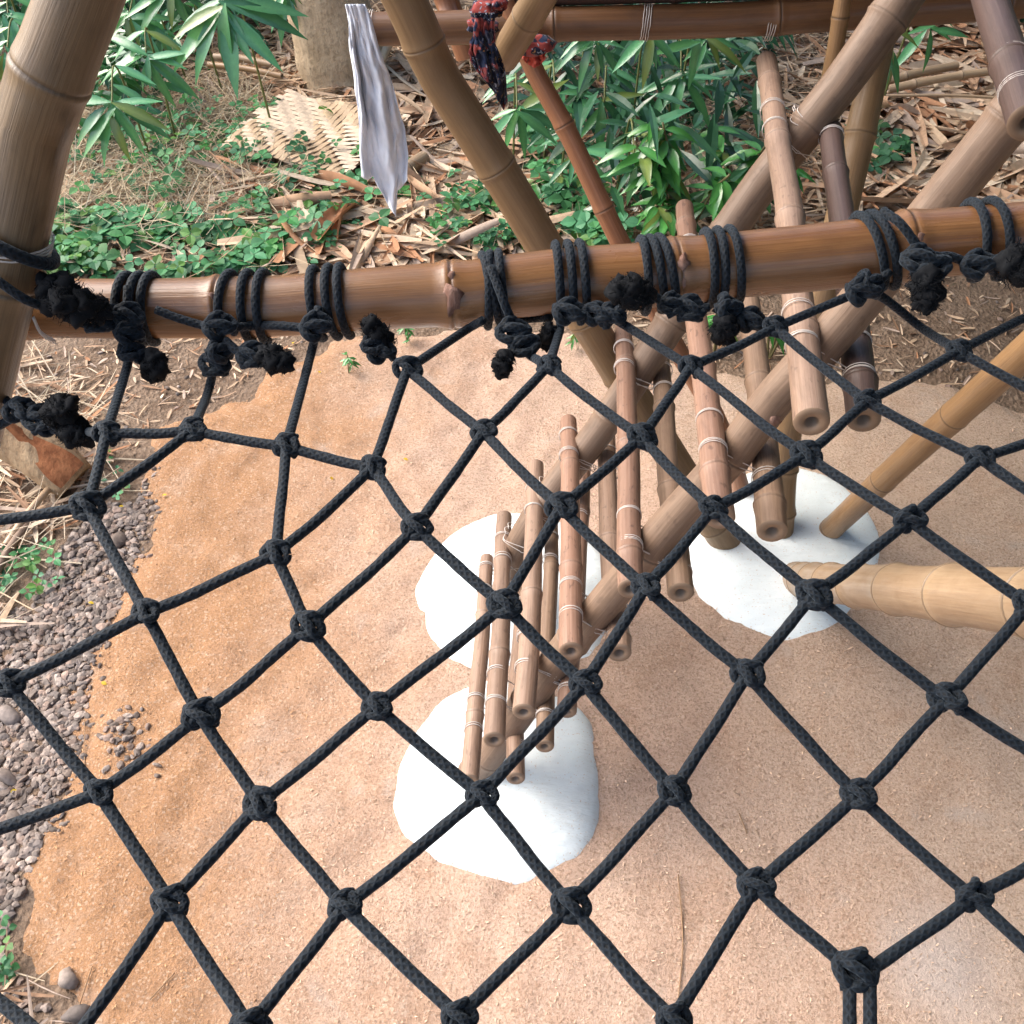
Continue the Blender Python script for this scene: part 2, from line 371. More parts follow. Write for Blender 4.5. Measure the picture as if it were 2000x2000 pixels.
sheet('sand', np.arange(-1.5, 3.11, .022), np.arange(-.6, 3.75, .022), sand_z, M['sand'], keep=lambda x, y: sdist(SANDP, x, y) > -.16)
def gz(x, y): 
    return max(soil_z(x, y), sand_z(x, y) if -1.6 < x < 3.1 and -.9 < y < 3.8 else -9)
# ------------------------------------------------------------------ concrete footings
def footing(outline, h, label, apex=(0, 0)):
    W = smooth([(Gd(*p).x, Gd(*p).y, 0) for p in outline + outline[:1]], 6)[:-1]; n = len(W)
    c = sum(W, Vector()) / n + Vector((apex[0], apex[1], 0))
    mb = MB(); rs = [0, .12, .25, .4, .55, .7, .82, .9, .95, .98, 1.0, 1.015, 1.02]; sd0 = random.uniform(0, 50); b = []
    for s in rs:
        ring = []
        for i, p in enumerate(W):
            q = c.lerp(p, s); wv = 1 + .007 * noise.noise((q.x * 22, q.y * 22, sd0)) * (s > .9)
            q = c + (q - c) * wv
            prof = (1 - s ** 2.0) * .4 + .6 * max(0, 1 - s ** 10) if s <= 1 else -.25 - (s - 1) * 12
            z = h * prof + .003 * noise.noise((q.x * 6, q.y * 6, sd0)) * (1 if s < .95 else .3)
            if s <= 1: z = max(z, -.01)
            mb.v.append(Vector((q.x, q.y, z + .018))); mb.c.append((max(0, min(1, (s - .93) / .07)), 0, 0, 1)); ring.append(len(mb.v) - 1)
        b.append(ring)
    for r1, r2 in zip(b, b[1:]):
        for i in range(n):
            mb.f.append((r1[i], r2[i], r2[(i + 1) % n], r1[(i + 1) % n])); mb.uv += [(0, 0)] * 4
    o = mb.build('concrete_footing', M['paint'], None, (c.x, c.y, 0))
    return tag(o, label, 'footing', 'white painted concrete footings under the ladder and posts')
footing([(905, 1352), (850, 1385), (800, 1450), (770, 1525), (766, 1590), (785, 1640), (830, 1685), (895, 1722), (950, 1742), (1005, 1746), (1060, 1736), (1105, 1715), (1143, 1685), (1168, 1640), (1178, 1570), (1174, 1490), (1155, 1415), (1120, 1375), (1040, 1345), (960, 1335)], .055, 'white painted concrete footing nearest, at the bottom end of the ladder', (-.02, .05))
footing([(905, 1322), (862, 1290), (828, 1235), (810, 1175), (822, 1120), (860, 1070), (915, 1030), (975, 1010), (1045, 1012), (1110, 1035), (1170, 1080), (1195, 1140), (1190, 1215), (1172, 1290), (1130, 1318), (1050, 1325), (970, 1326)], .05, 'white concrete footing half hidden behind the lower ladder rungs', (0, 0))
footing([(1557, 920), (1610, 935), (1655, 962), (1695, 1000), (1720, 1050), (1724, 1105), (1700, 1165), (1660, 1225), (1605, 1270), (1545, 1284), (1480, 1272), (1410, 1236), (1355, 1180), (1330, 1110), (1345, 1030), (1400, 960), (1480, 925)], .045, 'white concrete footing at right, carrying several bamboo post feet', (0, .05))
# ------------------------------------------------------------------ posts and beams
RAILP = [Dp(-330, 606, 1.15), Dp(60, 602, 1.145), Dp(270, 603, 1.14), Dp(540, 598, 1.135), Dp(720, 584, 1.13), Dp(922, 571, 1.13), Dp(1077, 549, 1.13), Dp(1244, 539, 1.13), Dp(1445, 517, 1.13), Dp(1648, 498, 1.125), Dp(1807, 477, 1.12), Dp(2000, 462, 1.115), Dp(2420, 425, 1.11), Dp(3100, 372, 1.1)]
rail = empty('bamboo_rail', RAILP[0], 'brown bamboo rail with black rope lashings, across the net\'s far edge', 'bamboo rail')
def arc_of(path, px):
    P = smooth(path, 10); L = 0; best = (1e9, 0)
    for a, b in zip(P, P[1:]):
        L += (b - a).length
        v = b - CAM; dpt = v.y * CS - v.z * SN; x = 1000 + F * v.x / dpt
        best = min(best, (abs(x - px), L))
    return best[1]
bamboo('culm', RAILP, (.0305, .039), M['rail'], rail, nodes=[arc_of(RAILP, x) for x in (-200, 48, 428, 885, 1318, 1778, 2200, 2680)], n=28, ridge=.07)
def rail_pt(px):
    P = smooth(RAILP, 10); best = None
    for a, b in zip(P, P[1:]):
        v = a - CAM; x1 = 1000 + F * v.x / (v.y * CS - v.z * SN); v = b - CAM; x2 = 1000 + F * v.x / (v.y * CS - v.z * SN)
        if x1 <= px <= x2: return a.lerp(b, (px - x1) / (x2 - x1)), (b - a).normalized()
    return P[-1], (P[-1] - P[-2]).normalized()
def rail_r(px): return .0305 + .0085 * (px + 330) / 3430
def rail_surf(px, ang, extra=0.0):
    """ang 0 = facing the camera, +90 = top edge as seen from the camera"""
    c, t = rail_pt(px); vw = (CAM - c).normalized(); vw = (vw - t * vw.dot(t)).normalized(); up = t.cross(vw)
    up = up if up.z > 0 else -up
    return c + (vw * math.cos(ang) + up * math.sin(ang)) * (rail_r(px) + extra)
for px, a, s in ((885, -.25, 1.1), (1322, .15, .9), (432, .3, .5), (885, .5, .6), (1318, -.4, .7), (1775, .1, .6)):
    p = rail_surf(px, a, -.003); lump('node_scar', p, .010 * s, .009 * s, .016 * s, M['scar'], rail, px + s * 9, .55)
def post(name, pts, r, mat, label, cat='bamboo post', nodes=None, sp=.26, start=.12, ridge=.06, n=22, wob=.0):
    e = empty(name, pts[0], label, cat); bamboo('culm', pts, r, mat, e, nodes, sp, start, n, ridge, wob); return e
def extend(a, b, z):
    t = (z - a.z) / (b.z - a.z); return a.lerp(b, t)
# left foreground post
a, b, c = Dp(155, 0, .92), Dp(62, 260, .985), Dp(-22, 640, 1.07)
lp = [extend(b, c, -.03), c, b, a, a + (a - b) * 1.2, a + (a - b) * 3.2]
lpost = post('bamboo_post', lp, (.043, .033), M['post'], 'thick glossy tan bamboo post in the left foreground, in front of the rail', nodes=[.3, .62, .95, 1.28, 1.585, 1.875, 2.13, 2.4, 2.7], ridge=.045, n=32)
def coil(mb, c, axis_, r, turns, rt, pitch, n=8, jit=.0, tilt=0.0):
    ax = Vector(axis_).normalized(); a = ax.orthogonal().normalized(); bb = ax.cross(a); P = []
    N = int(turns * 20)
    for i in range(N + 1):
        th = 2 * math.pi * i / 20; k = i / 20
        P.append(Vector(c) + ax * ((k - turns / 2) * pitch + tilt * math.cos(th) + random.uniform(-jit, jit)) + (a * math.cos(th) + bb * math.sin(th)) * (r + random.uniform(0, jit)))
    mb.tube(P, rt, n)
lax = (b - c).normalized()
def on_path(path, py):
    P = smooth(path, 10); best = (1e9, None)
    for p_ in P:
        v = p_ - CAM; dp = v.y * CS - v.z * SN
        if dp > .1: best = min(best, (abs(1000 - F * (v.y * SN + v.z * CS) / dp - py), tuple(p_)))
    return Vector(best[1])
for (q, tl) in ((on_path(lp, 440), .01), (on_path(lp, 482), -.004)):
    mb = MB(); coil(mb, q, lax, .0395, 3, .0011, .0035, 6, .0005, tl); mb.build('nylon_lashing', M['nylon'], lpost)
mb = MB()
for q, tl in ((on_path(lp, 522), -.012), (on_path(lp, 552), -.01)): coil(mb, q, lax, .0445, 1, .006, .004, 10, 0, tl)
mb.build('rope_lashing', M['rope'], lpost)
mb = MB(); mb.tube(smooth([Dp(65, 620, 1.06), Dp(80, 650, 1.075), Dp(108, 668, 1.1)], 6), .0028, 6, flat=.4); mb.build('nylon_tail', M['nylon'], lpost)
# A-frame legs
f0 = Gd(1418, 1078) + Vector((0, 0, .03)); f1 = Dp(1160, 650, 2.76); f2 = Dp(1046, 452, 2.56); f3 = Dp(929, 261, 2.4); f4 = Dp(853, 141, 2.31); f5 = Dp(791, 0, 2.2)
TP_ = [f0, f1, f2, f3, f4, f5, f5 + (f5 - f3) * .8]
post('bamboo_post', TP_, (.047, .0455), M['tan'], 'thick olive tan bamboo post slanting from upper left to the right footing',
     nodes=[.1, .3, .52, .73, .93, 1.15, 1.4, 1.72, 2.0], ridge=.05)
post('bamboo_post', [Gd(1456, 985) + Vector((0, 0, .0)), Dp(1405, 830, 3.22), Dp(1310, 660, 3.03), Dp(1208, 467, 2.86), Dp(1110, 261, 2.74), Dp(1045, 141, 2.68), Dp(1018, 78, 2.64), Dp(985, 5, 2.6)], (.030, .0245), M['red'], 'slim red brown bamboo post slanting behind the rail to the dark beam', nodes=[.2, .45, .72, .98, 1.12, 1.36, 1.6])
post('bamboo_post', [Dp(912, 110, 2.84), Dp(886, 36, 2.78), Dp(835, -90, 2.66)], (.031, .031), M['red'], 'short reddish bamboo pole behind the thick slanting post, beside the printed cloth', nodes=[.07, .33])
post('bamboo_post', [Gd(1516, 1062) + Vector((0, 0, .03)), Dp(1537, 840, 3.1), Dp(1600, 600, 2.92), Dp(1657, 362, 2.8), Dp(1690, 217, 2.76), Dp(1722, 60, 2.74)], (.046, .038), M['tan'], 'tall bamboo post rising behind the ladder from the right footing', nodes=[.09, .24, .46, .7, .95, 1.2, 1.5], ridge=.08)
post('bamboo_post', [Dp(1618, 165, 2.62), Dp(1634, 80, 2.55), Dp(1655, -60, 2.45)], (.021, .019), M['gold'], 'thin yellowish bamboo pole in front of the beam\'s right half', nodes=[.16, .4])
a, b = Gd(1612, 1056) + Vector((0, 0, .04)), Dp(2000, 690, 2.22)
post('bamboo_brace', [a, a.lerp(b, .5) + Vector((0, 0, .008)), b, a.lerp(b, 1.5)], (.035, .036), M['gold'], 'golden bamboo brace leaning right from its foot on the white footing', 'bamboo brace', nodes=[.035, .42, .83, 1.25], ridge=.03)
a, b = Gd(1552, 1132) + Vector((0, 0, .0)), Dp(2000, 1176, 1.46)
bl = (b - a).length
post('bamboo_post', [a, a.lerp(b, .5), b, a.lerp(b, 1.22)], (.049, .0485), M['pale'], 'thick pale bamboo post with close rings leaning in from the right edge', nodes=[.05, .17, .32, .52, .80, 1.12, 1.45, 1.8], ridge=.07, n=32)
# dark beam across the back, second pole above it
BY = 2.73
bp = [Yp(694, 57, BY), Yp(860, 55, BY), Yp(1100, 47, BY), Yp(1400, 40, BY), Yp(1640, 26, BY), Yp(1900, 8, BY), Yp(2250, -20, BY)]
beam = post('bamboo_beam', bp, (.040, .042), M['beam'], 'dark brown horizontal bamboo beam across the top, behind the ladder', 'bamboo beam', nodes=[.5, 1.06, 1.62], ridge=.06)
for px in (722, 1262, 1505):
    mb = MB(); coil(mb, Yp(px, 55 if px < 900 else 44, BY), (1, 0, 0), .0425, 4, .0011, .006, 6, .001, .006); mb.build('nylon_lashing', M['nylon'], beam)
post('bamboo_beam', [p + Vector((.4, .03, .083)) for p in bp], (.036, .038), M['dark'], 'dark pole lying above the brown beam at the picture\'s top edge', 'bamboo beam', nodes=[.4, .9, 1.4])
post('bamboo_brace', [Dp(983, 112, 2.45), Dp(1020, 52, 2.33), Dp(1068, -30, 2.2), Dp(1150, -170, 2.0)], (.036, .034), M['tan'], 'cut tan bamboo end pointing down left beside the printed cloth', 'bamboo brace', nodes=[.165, .42], ridge=.04)
# bamboo floor added on the beam, out of view, to shade the upper ladder
pf = empty('added_platform', (.8, 3.5, 1.5), 'bamboo slat floor added out of view on the dark beam, for shade', 'platform')
for i in range(22):
    y = 2.72 + i * .078; bamboo('slat', [Vector((.1 + random.uniform(-.08, .08), y, 1.60)), Vector((2.3 + random.uniform(-.1, .1), y, 1.63))], (.034, .034), M['beam'], pf, sp=.4, n=8)
# thatched roof added unseen overhead to shade the near and right side
def m_thatch():
    t = NT('thatch'); co = t.n('TexCoord').outputs['Object']; n1 = t.noise(t.n('Mapping', {'Vector': co, 'Scale': (3, 40, 40)}).outputs[0], 2, 4)
    return t.set(Base_Color=t.mix(t.rng(n1, .35, .65), (.16, .1, .055), (.32, .23, .14)), Roughness=.9, Normal=t.bump(n1, .8, .03))
roof = empty('added_roof', (1.6, -.3, 3.7), 'brown thatched roof added out of view to shade net and ladder', 'roof'); TH = m_thatch()
for i in range(9):
    x0 = ROOF_X0 + i * .58; z0 = 3.55 + i * .11; mb = MB(); mb.sm = False; vs = []
    for k in range(41):
        y = -2.6 + k * .13; j_ = random.uniform(-.06, .06)
        vs += [Vector((x0 - .1 + j_, y, z0 - .02)), Vector((x0 + .62, y, z0 + .12)), Vector((x0 - .1 + j_, y, z0 + .03)), Vector((x0 + .62, y, z0 + .17))]
    fs = []
    for k in range(40):
        q = k * 4; fs += [(q, q + 1, q + 5, q + 4), (q + 2, q + 6, q + 7, q + 3), (q, q + 4, q + 6, q + 2), (q + 1, q + 3, q + 7, q + 5)]
    mb.mesh(vs, fs); mb.build('thatch_course', TH, roof)
for y in (-2.2, -.6, 1.0, 2.4): bamboo('rafter', [Vector((ROOF_X0 - .15, y, 3.44)), Vector((ROOF_X0 + 5.2, y, 4.48))], (.04, .04), M['tan'], roof, sp=.4, n=10)
# ------------------------------------------------------------------ ladder
near_px = [(962, 1479), (1074, 1298), (1172, 1180), (1299, 1027), (1445, 872), (1503, 782), (1641, 644), (1880, 351)]
far_px = [(1016, 1064), (1088, 944), (1172, 846), (1273, 690), (1445, 398), (1590, 232), (1717, 72)]
NE = [PLn(*p, 1.408, .1017) for p in near_px]; FA = [PLn(*p, 1.873, .388) for p in far_px]
A = np.array([tuple(p) for p in NE + FA]); cc = A.mean(0); _, _, vt = np.linalg.svd(A - cc); nn = vt[2] * np.sign(vt[2][2]); CC, NN = Vector(cc), Vector(nn)
ladder = empty('bamboo_ladder', (NE[0].x, 1.7, 0), 'lashed bamboo ladder with paired round rungs rising from the footings to upper right', 'ladder')
fitl = lambda Q: (lambda X: (Vector(X.mean(0)), Vector(np.linalg.svd(X - X.mean(0))[2][0])))(np.array([tuple(p) for p in Q]))
SL = []
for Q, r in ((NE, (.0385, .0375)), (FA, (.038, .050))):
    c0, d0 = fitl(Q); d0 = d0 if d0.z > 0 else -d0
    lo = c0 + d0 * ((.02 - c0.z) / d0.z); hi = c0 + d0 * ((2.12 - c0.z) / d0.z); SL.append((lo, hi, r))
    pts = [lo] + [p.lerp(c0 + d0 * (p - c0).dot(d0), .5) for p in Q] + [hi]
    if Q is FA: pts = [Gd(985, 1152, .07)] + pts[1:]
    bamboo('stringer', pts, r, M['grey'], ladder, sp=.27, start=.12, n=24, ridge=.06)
lump('node_scar', PLn(1508, 818, 1.408, .1017) + (CAM - NE[4]).normalized() * .036, .017, .012, .014, M['scar'], ladder, 3, .5)
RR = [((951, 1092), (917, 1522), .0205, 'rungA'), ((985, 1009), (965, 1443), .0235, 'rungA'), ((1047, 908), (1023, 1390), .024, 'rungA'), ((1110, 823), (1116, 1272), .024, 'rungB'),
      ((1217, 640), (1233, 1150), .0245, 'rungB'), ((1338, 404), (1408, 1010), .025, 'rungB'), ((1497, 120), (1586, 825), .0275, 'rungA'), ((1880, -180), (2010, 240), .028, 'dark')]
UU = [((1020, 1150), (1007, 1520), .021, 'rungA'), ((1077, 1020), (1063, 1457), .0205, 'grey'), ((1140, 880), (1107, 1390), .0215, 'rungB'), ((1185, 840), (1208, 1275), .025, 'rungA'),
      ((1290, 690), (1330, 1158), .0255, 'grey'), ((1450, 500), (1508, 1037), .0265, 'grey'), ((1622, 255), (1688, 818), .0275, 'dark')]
def closest(p, d, q, e):
    w0 = p - q; a_, b_, c_, d_, e_ = d.dot(d), d.dot(e), e.dot(e), d.dot(w0), e.dot(w0); s = (b_ * e_ - c_ * d_) / (a_ * c_ - b_ * b_); t = (a_ * e_ - b_ * d_) / (a_ * c_ - b_ * b_)
    return p + d * s, q + e * t
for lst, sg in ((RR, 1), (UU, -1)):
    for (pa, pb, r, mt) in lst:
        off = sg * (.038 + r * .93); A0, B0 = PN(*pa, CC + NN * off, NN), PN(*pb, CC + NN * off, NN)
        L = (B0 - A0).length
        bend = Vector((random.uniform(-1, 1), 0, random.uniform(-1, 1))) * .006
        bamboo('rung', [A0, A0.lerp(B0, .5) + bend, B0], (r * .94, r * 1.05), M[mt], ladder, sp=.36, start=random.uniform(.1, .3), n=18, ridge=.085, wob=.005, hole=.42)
        d = (B0 - A0).normalized()
        for lo, hi, sr in [(q_[0], q_[1], max(q_[2]) * .9) for q_ in SL]:
            e = (hi - lo).normalized(); P0, Q0 = closest(A0, d, lo, e)
            if (P0 - A0).dot(d) < -.02: continue
            mb = MB()
            for s2 in (-1, 1):
                for k in range(3):
                    cpt = P0 + d * (s2 * (.045 + .0035 * k + random.uniform(-.003, .003)))
                    coil(mb, cpt, (d + Vector((random.uniform(-.06, .06), 0, random.uniform(-.06, .06)))), r + .0012, 1, .00095, .001, 5, .0004)
            # loops that run round the stringer and over the rung
            for s2 in (-1, 1):
                for k in range(2):
                    top = P0 + NN * sg * (r * .7) + d * s2 * (.042 + .003 * k) + e * (.004 * k)
                    x1 = Q0 + d * s2 * (sr * 1.06) + e * s2 * .0 - NN * sg * .0 + e * random.uniform(-.02, .0)
                    x2 = Q0 - NN * sg * (sr * 1.07) + e * random.uniform(-.03, .0)
                    mb.tube(smooth([top, x1 + NN * sg * .01, x1, x2 + d * s2 * sr * .62, x2], 4), .0011, 5)
            mb.build('nylon_lashing', M['nylon'], ladder)
# ------------------------------------------------------------------ rope net
S_ = 2000 / 1932
NP = {1: (200, 818), 2: (362, 812), 3: (540, 842), 4: (703, 882), 5: (768, 697), 6: (1035, 690), 7: (912, 815), 8: (785, 995), 9: (520, 1045), 10: (165, 955), 11: (275, 1157), 12: (580, 1182), 13: (1058, 957), 14: (1210, 825), 15: (1302, 692), 16: (1345, 960), 17: (1218, 1108), 18: (950, 1142), 19: (1103, 1290), 20: (710, 1333), 21: (378, 1350), 22: (15, 1290), 23: (187, 1495), 24: (490, 1515), 25: (908, 1500), 26: (1270, 1492), 27: (1410, 1272), 28: (1535, 1122), 29: (1715, 982), 30: (1520, 858), 31: (1635, 757), 32: (1808, 662), 33: (1848, 865), 34: (1942, 1140), 35: (1785, 1320), 36: (1618, 1500), 37: (1425, 1672), 38: (1075, 1707), 39: (650, 1710), 40: (320, 1702), 41: (1835, 1692), 42: (1622, 1845), 43: (865, 1918), 44: (470, 1940), 45: (1270, 1925), 46: (1462, 618),
      50: (-150, 1000), 51: (-170, 1180), 52: (-120, 1790), 53: (120, 1990), 54: (-110, 1600), 55: (2080, 520), 56: (2060, 790), 57: (2110, 1030), 58: (2060, 1480), 59: (2080, 1560), 60: (2060, 1890), 61: (300, 2150), 62: (660, 2160), 63: (1070, 2170), 64: (1450, 2170), 65: (1625, 2160), 66: (1850, 2160), 67: (2140, 900), 68: (2130, 1290), 70: (2300, 660), 71: (2330, 1000), 72: (2320, 1400), 73: (2290, 1720), 74: (2130, 2100), 75: (2500, 800), 76: (2520, 1200), 77: (2480, 1560), 78: (480, 2380), 79: (860, 2390), 80: (1260, 2390), 81: (1540, 2400), 82: (1760, 2390), 83: (2020, 2390)}
NE_ = [(1, 2), (2, 3), (3, 4), (1, 10), (2, 10), (10, 50), (10, 11), (11, 9), (11, 22), (11, 21), (3, 9), (4, 9), (9, 12), (4, 5), (4, 8), (5, 7), (7, 6), (7, 8), (7, 13), (8, 12), (8, 18), (6, 14), (14, 15), (14, 13), (14, 16), (13, 18), (13, 17), (15, 46), (15, 30), (30, 16), (30, 31), (30, 29), (31, 46), (31, 32), (31, 33), (32, 55), (32, 56), (33, 56), (33, 29), (33, 57), (29, 28), (29, 34), (28, 16), (28, 27), (28, 35), (16, 17), (17, 19), (17, 27), (18, 20), (18, 19), (19, 25), (19, 26), (20, 12), (20, 24), (20, 25), (12, 21), (21, 23), (21, 24), (22, 51), (22, 23), (23, 54), (23, 40), (24, 40), (24, 39), (25, 39), (25, 38), (26, 27), (26, 38), (26, 37), (27, 36), (35, 34), (35, 36), (35, 58), (36, 37), (36, 41), (37, 45), (37, 42), (41, 59), (41, 42), (41, 60), (38, 43), (38, 45), (39, 44), (39, 43), (40, 53), (40, 44), (52, 53), (53, 61), (44, 61), (44, 62), (43, 62), (43, 63), (45, 63), (45, 64), (60, 66), (34, 57), (34, 68), (57, 67), (56, 67), (58, 68), (59, 58), (55, 70), (56, 70), (67, 71), (57, 71), (68, 72), (58, 72), (59, 73), (60, 73), (60, 74), (66, 74), (70, 75), (71, 75), (71, 76), (72, 76), (72, 77), (73, 77), (61, 78), (62, 78), (62, 79), (63, 79), (63, 80), (64, 80), (64, 81), (65, 81), (65, 82), (66, 82), (66, 83), (74, 83)]
def net_pt(x, y):
    px, py = x * S_, y * S_
    # the netting hangs level from the rail and sags towards the near side
    lo, hi = Gd(px, py, 1.66), Gd(px, py, 1.77); t = max(0.0, min(1.0, (hi.y - .22) / .42)); t = t * t * (3 - 2 * t)
    return Gd(px, py, 1.66 + .115 * t)
NW = {k: net_pt(*p) for k, p in NP.items()}
NW[5] = NW[5]; 
net = empty('rope_net', (0, .6, 1.7), 'black braided rope net of large diamond meshes hung from the bamboo rail', 'rope net')
RP = .0047
def rope_path(a, b, sag=.002, seed=0, n=10):
    P = []; L = (b - a).length
    for i in range(n + 1):
        t = i / n; e = math.sin(math.pi * t)
        p = a.lerp(b, t) + Vector((noise.noise((t * 2.2, seed, 1)), noise.noise((t * 2.2, seed, 5)), noise.noise((t * 2.2, seed, 9)) * .6)) * (.0019 * e * min(1, L / .15)) - Vector((0, 0, sag * e)); P.append(p)
    return P
def rope_r(n, seed): return [RP * (1 + .07 * noise.noise((i * .9, seed, 0)) + .05 * noise.noise((i * 3.1, seed, 4))) for i in range(n)]
def strand(a, b, seed, sag=.002, name='strand'):
    P = rope_path(a, b, sag, seed, 14); mb = MB(); mb.tube(P, rope_r(len(P), seed), 14, u0=seed * .013)
    return mb.build(name, M['rope'], net)
for i, (a, b) in enumerate(NE_): strand(NW[a], NW[b], i * 1.7 + 3)
def ring_pts(c, r1, r2, rot, tilt, n=22, wob=.0):
    P = []
    for i in range(n):
        th = 2 * math.pi * i / n; p = Vector((math.cos(th) * r1, math.sin(th) * r2, wob * math.sin(2 * th)))
        P.append(Vector(c) + (Matrix.Rotation(rot, 3, 'Z') @ Matrix.Rotation(tilt, 3, 'X') @ p))
    return P
def knot_mesh(v):
    random.seed(100 + v); mb = MB(); j = lambda s: random.uniform(-s, s); rr = .0054
    mb.tube(ring_pts((-.0065, .001, .001), .0085, .0105, j(.4), .25 + j(.3), wob=.003), rr, 10, closed=True)
    mb.tube(ring_pts((.0075, -.001, .002), .0085, .010, .5 + j(.4), -.45 + j(.3), wob=.003), rr, 10, closed=True, u0=.3)
    mb.tube(smooth([(-.012, .012, -.004), (-.006, .006, .007), (.001, .0, .0105), (.008, -.007, .008), (.013, -.013, -.003)], 5), rr * .98, 10, u0=.5)
    mb.tube(smooth([(.013, .012, -.003), (.007, .013, .005), (-.002, .0125, .007), (-.009, .011, .002)], 5), rr * .95, 10, u0=.7)
    if v % 2: mb.tube(smooth([(-.013, -.010, -.003), (-.004, -.0125, .005), (.006, -.0135, .004), (.012, -.009, -.003)], 5), rr * .95, 10, u0=.9)
    for i, p in enumerate(mb.v): mb.v[i] = p + p * (.05 * noise.noise(p * 120 + Vector((v * 7, 0, 0))))
    return mb.data('knot', M['rope'])
KM = [knot_mesh(v) for v in range(6)]; random.seed(11)
def put_knot(p, s=1.0, rz=None, i=0, name='knot'):
    o = bpy.data.objects.new(name, KM[i % 6]); link(o, net); o.location = Vector(p) - Vector(net.location)
    o.rotation_euler = (math.radians(28) + random.uniform(-.25, .25), random.uniform(-.25, .25), random.uniform(-.45, .45) if rz is None else rz); o.scale = (s * .84,) * 3; return o
for i, (k, p) in enumerate(NW.items()):
    if k != 42: put_knot(p, random.uniform(.72, .86), None, i)
# knot 42: two ropes seized side by side running down out of frame
q = NW[42]; q2 = NW[65]; d = (q2 - q).normalized(); sx = Vector((1, 0, 0)) * .0125
for s in (-1, 1): strand(q + sx * s * .55 - d * .004, q2 + sx * s * .5, 77 + s, 0)
put_knot(q - Vector((.004, -.004, -.004)), .95, .2, 1)
for k in range(2):
    mb = MB(); coil(mb, q + d * (.052 + .085 * k), d, .0128, 2, .0048, .0096, 10); mb.build('seizing', M['rope'], net)
# rail lashings: turns of rope round the rail; (top px, bottom px)
def turn(mb, pt, pb, seed, a0=-100, a1=205, extra=.0044):
    P = []
    for i in range(25):
        t = i / 24; an = math.radians(a1 + (a0 - a1) * t); f = max(0, min(1, (an - math.radians(-75)) / math.radians(165)))
        px = pb + (pt - pb) * f
        P.append(rail_surf(px, an, extra + .0006 * noise.noise((t * 5, seed, 0))))
    mb.tube(P, rope_r(25, seed), 12, u0=seed * .07); return P
LASH = [[(254, 248), (278, 276), (300, 298)], [(455, 437), (489, 487), (519, 516)], [(620, 622), (649, 652), (671, 676)], [(950, 968), (967, 944), (984, 976)], [(1090, 1088), (1111, 1116), (1133, 1143)],
        [(1256, 1256), (1272, 1288), (1290, 1312)], [(1383, 1380), (1405, 1400), (1427, 1436)], [(1678, 1716), (1702, 1740)], [(1894, 1903), (1930, 1950)]]
BOT = []
for gi, g in enumerate(LASH):
    mb = MB()
    for k, (t, bq) in enumerate(g): P = turn(mb, t, bq, gi * 5 + k)
    mb.build('rail_lashing', M['rope'], net); BOT.append([rail_surf(bq, math.radians(-80), .008) for t, bq in g])
def free(pts, seed, name='strand'):
    P = smooth(pts, 7); mb = MB(); mb.tube(P, rope_r(len(P), seed), 12, u0=seed * .031); return mb.build(name, M['rope'], net)
# depth of rail front surface ~1.105
R = lambda x, y, d=1.10: Dp(x, y, d)
free([R(250, 560, 1.095), R(248, 610, 1.09), R(250, 640, 1.09), R(252, 700, 1.1), NW[1]], 201)
put_knot(R(252, 655, 1.085), 1.0, 1.3, 2); put_knot(R(256, 690, 1.085), .95, 1.6, 1); put_knot(R(250, 618, 1.085), .95, .3, 3)
free([R(305, 605, 1.1), R(350, 622, 1.1), R(405, 638, 1.1), R(430, 640, 1.09)], 202)
put_knot(R(428, 640, 1.085), 1.05, .8, 0); put_knot(R(428, 690, 1.085), 1.0, 1.5, 4); put_knot(R(418, 712, 1.09), .95, .3, 5)
free([R(438, 616, 1.085), R(430, 650, 1.085), R(420, 705, 1.09), R(405, 770, 1.1), NW[2]], 203)
free([R(455, 640, 1.09), R(500, 636, 1.11), R(545, 636, 1.1), R(610, 642, 1.09)], 204)
free([R(440, 665, 1.085), R(470, 690, 1.08), R(505, 700, 1.08)], 205); put_knot(R(490, 695, 1.08), .95, .2, 1)
put_knot(R(617, 640, 1.085), 1.05, .9, 2); free([R(622, 600, 1.09), R(618, 645, 1.085), R(605, 700, 1.1), NW[3]], 206)
free([R(944, 625, 1.10), R(905, 648, 1.11), NW[5]], 207)
free([R(958, 520, 1.085), R(982, 585, 1.08), R(1000, 628, 1.09), R(1012, 660, 1.09), R(1030, 690, 1.1), NW[6]], 208); put_knot(R(1002, 650, 1.085), 1.1, .7, 3); put_knot(R(1024, 675, 1.085), 1.05, 1.2, 5)
free([R(1140, 600, 1.09), R(1100, 612, 1.09), R(1092, 650, 1.1), NW[6]], 209)
put_knot(R(1110, 612, 1.085), 1.05, .4, 0); put_knot(R(1165, 618, 1.09), 1.0, .1, 4); put_knot(R(1192, 618, 1.09), .95, .2, 2)
free([R(1115, 610, 1.09), R(1165, 615, 1.1), R(1195, 620, 1.11), NW[15]], 210)
free([R(985, 628, 1.13), R(1040, 622, 1.15), R(1075, 620, 1.13)], 211)
free([R(1190, 618, 1.09), R(1230, 590, 1.08), R(1260, 575, 1.08)], 212)
free([R(1270, 570, 1.085), R(1305, 598, 1.09), R(1345, 606, 1.09), R(1385, 600, 1.09)], 213); put_knot(R(1345, 604, 1.09), 1.0, .1, 1); put_knot(R(1312, 596, 1.09), .9, .6, 3)
free([R(1395, 600, 1.09), R(1430, 622, 1.09), R(1470, 636, 1.1), NW[46]], 214); put_knot(R(1420, 605, 1.085), 1.1, 1.2, 4); put_knot(R(1465, 628, 1.09), 1.0, .3, 0)
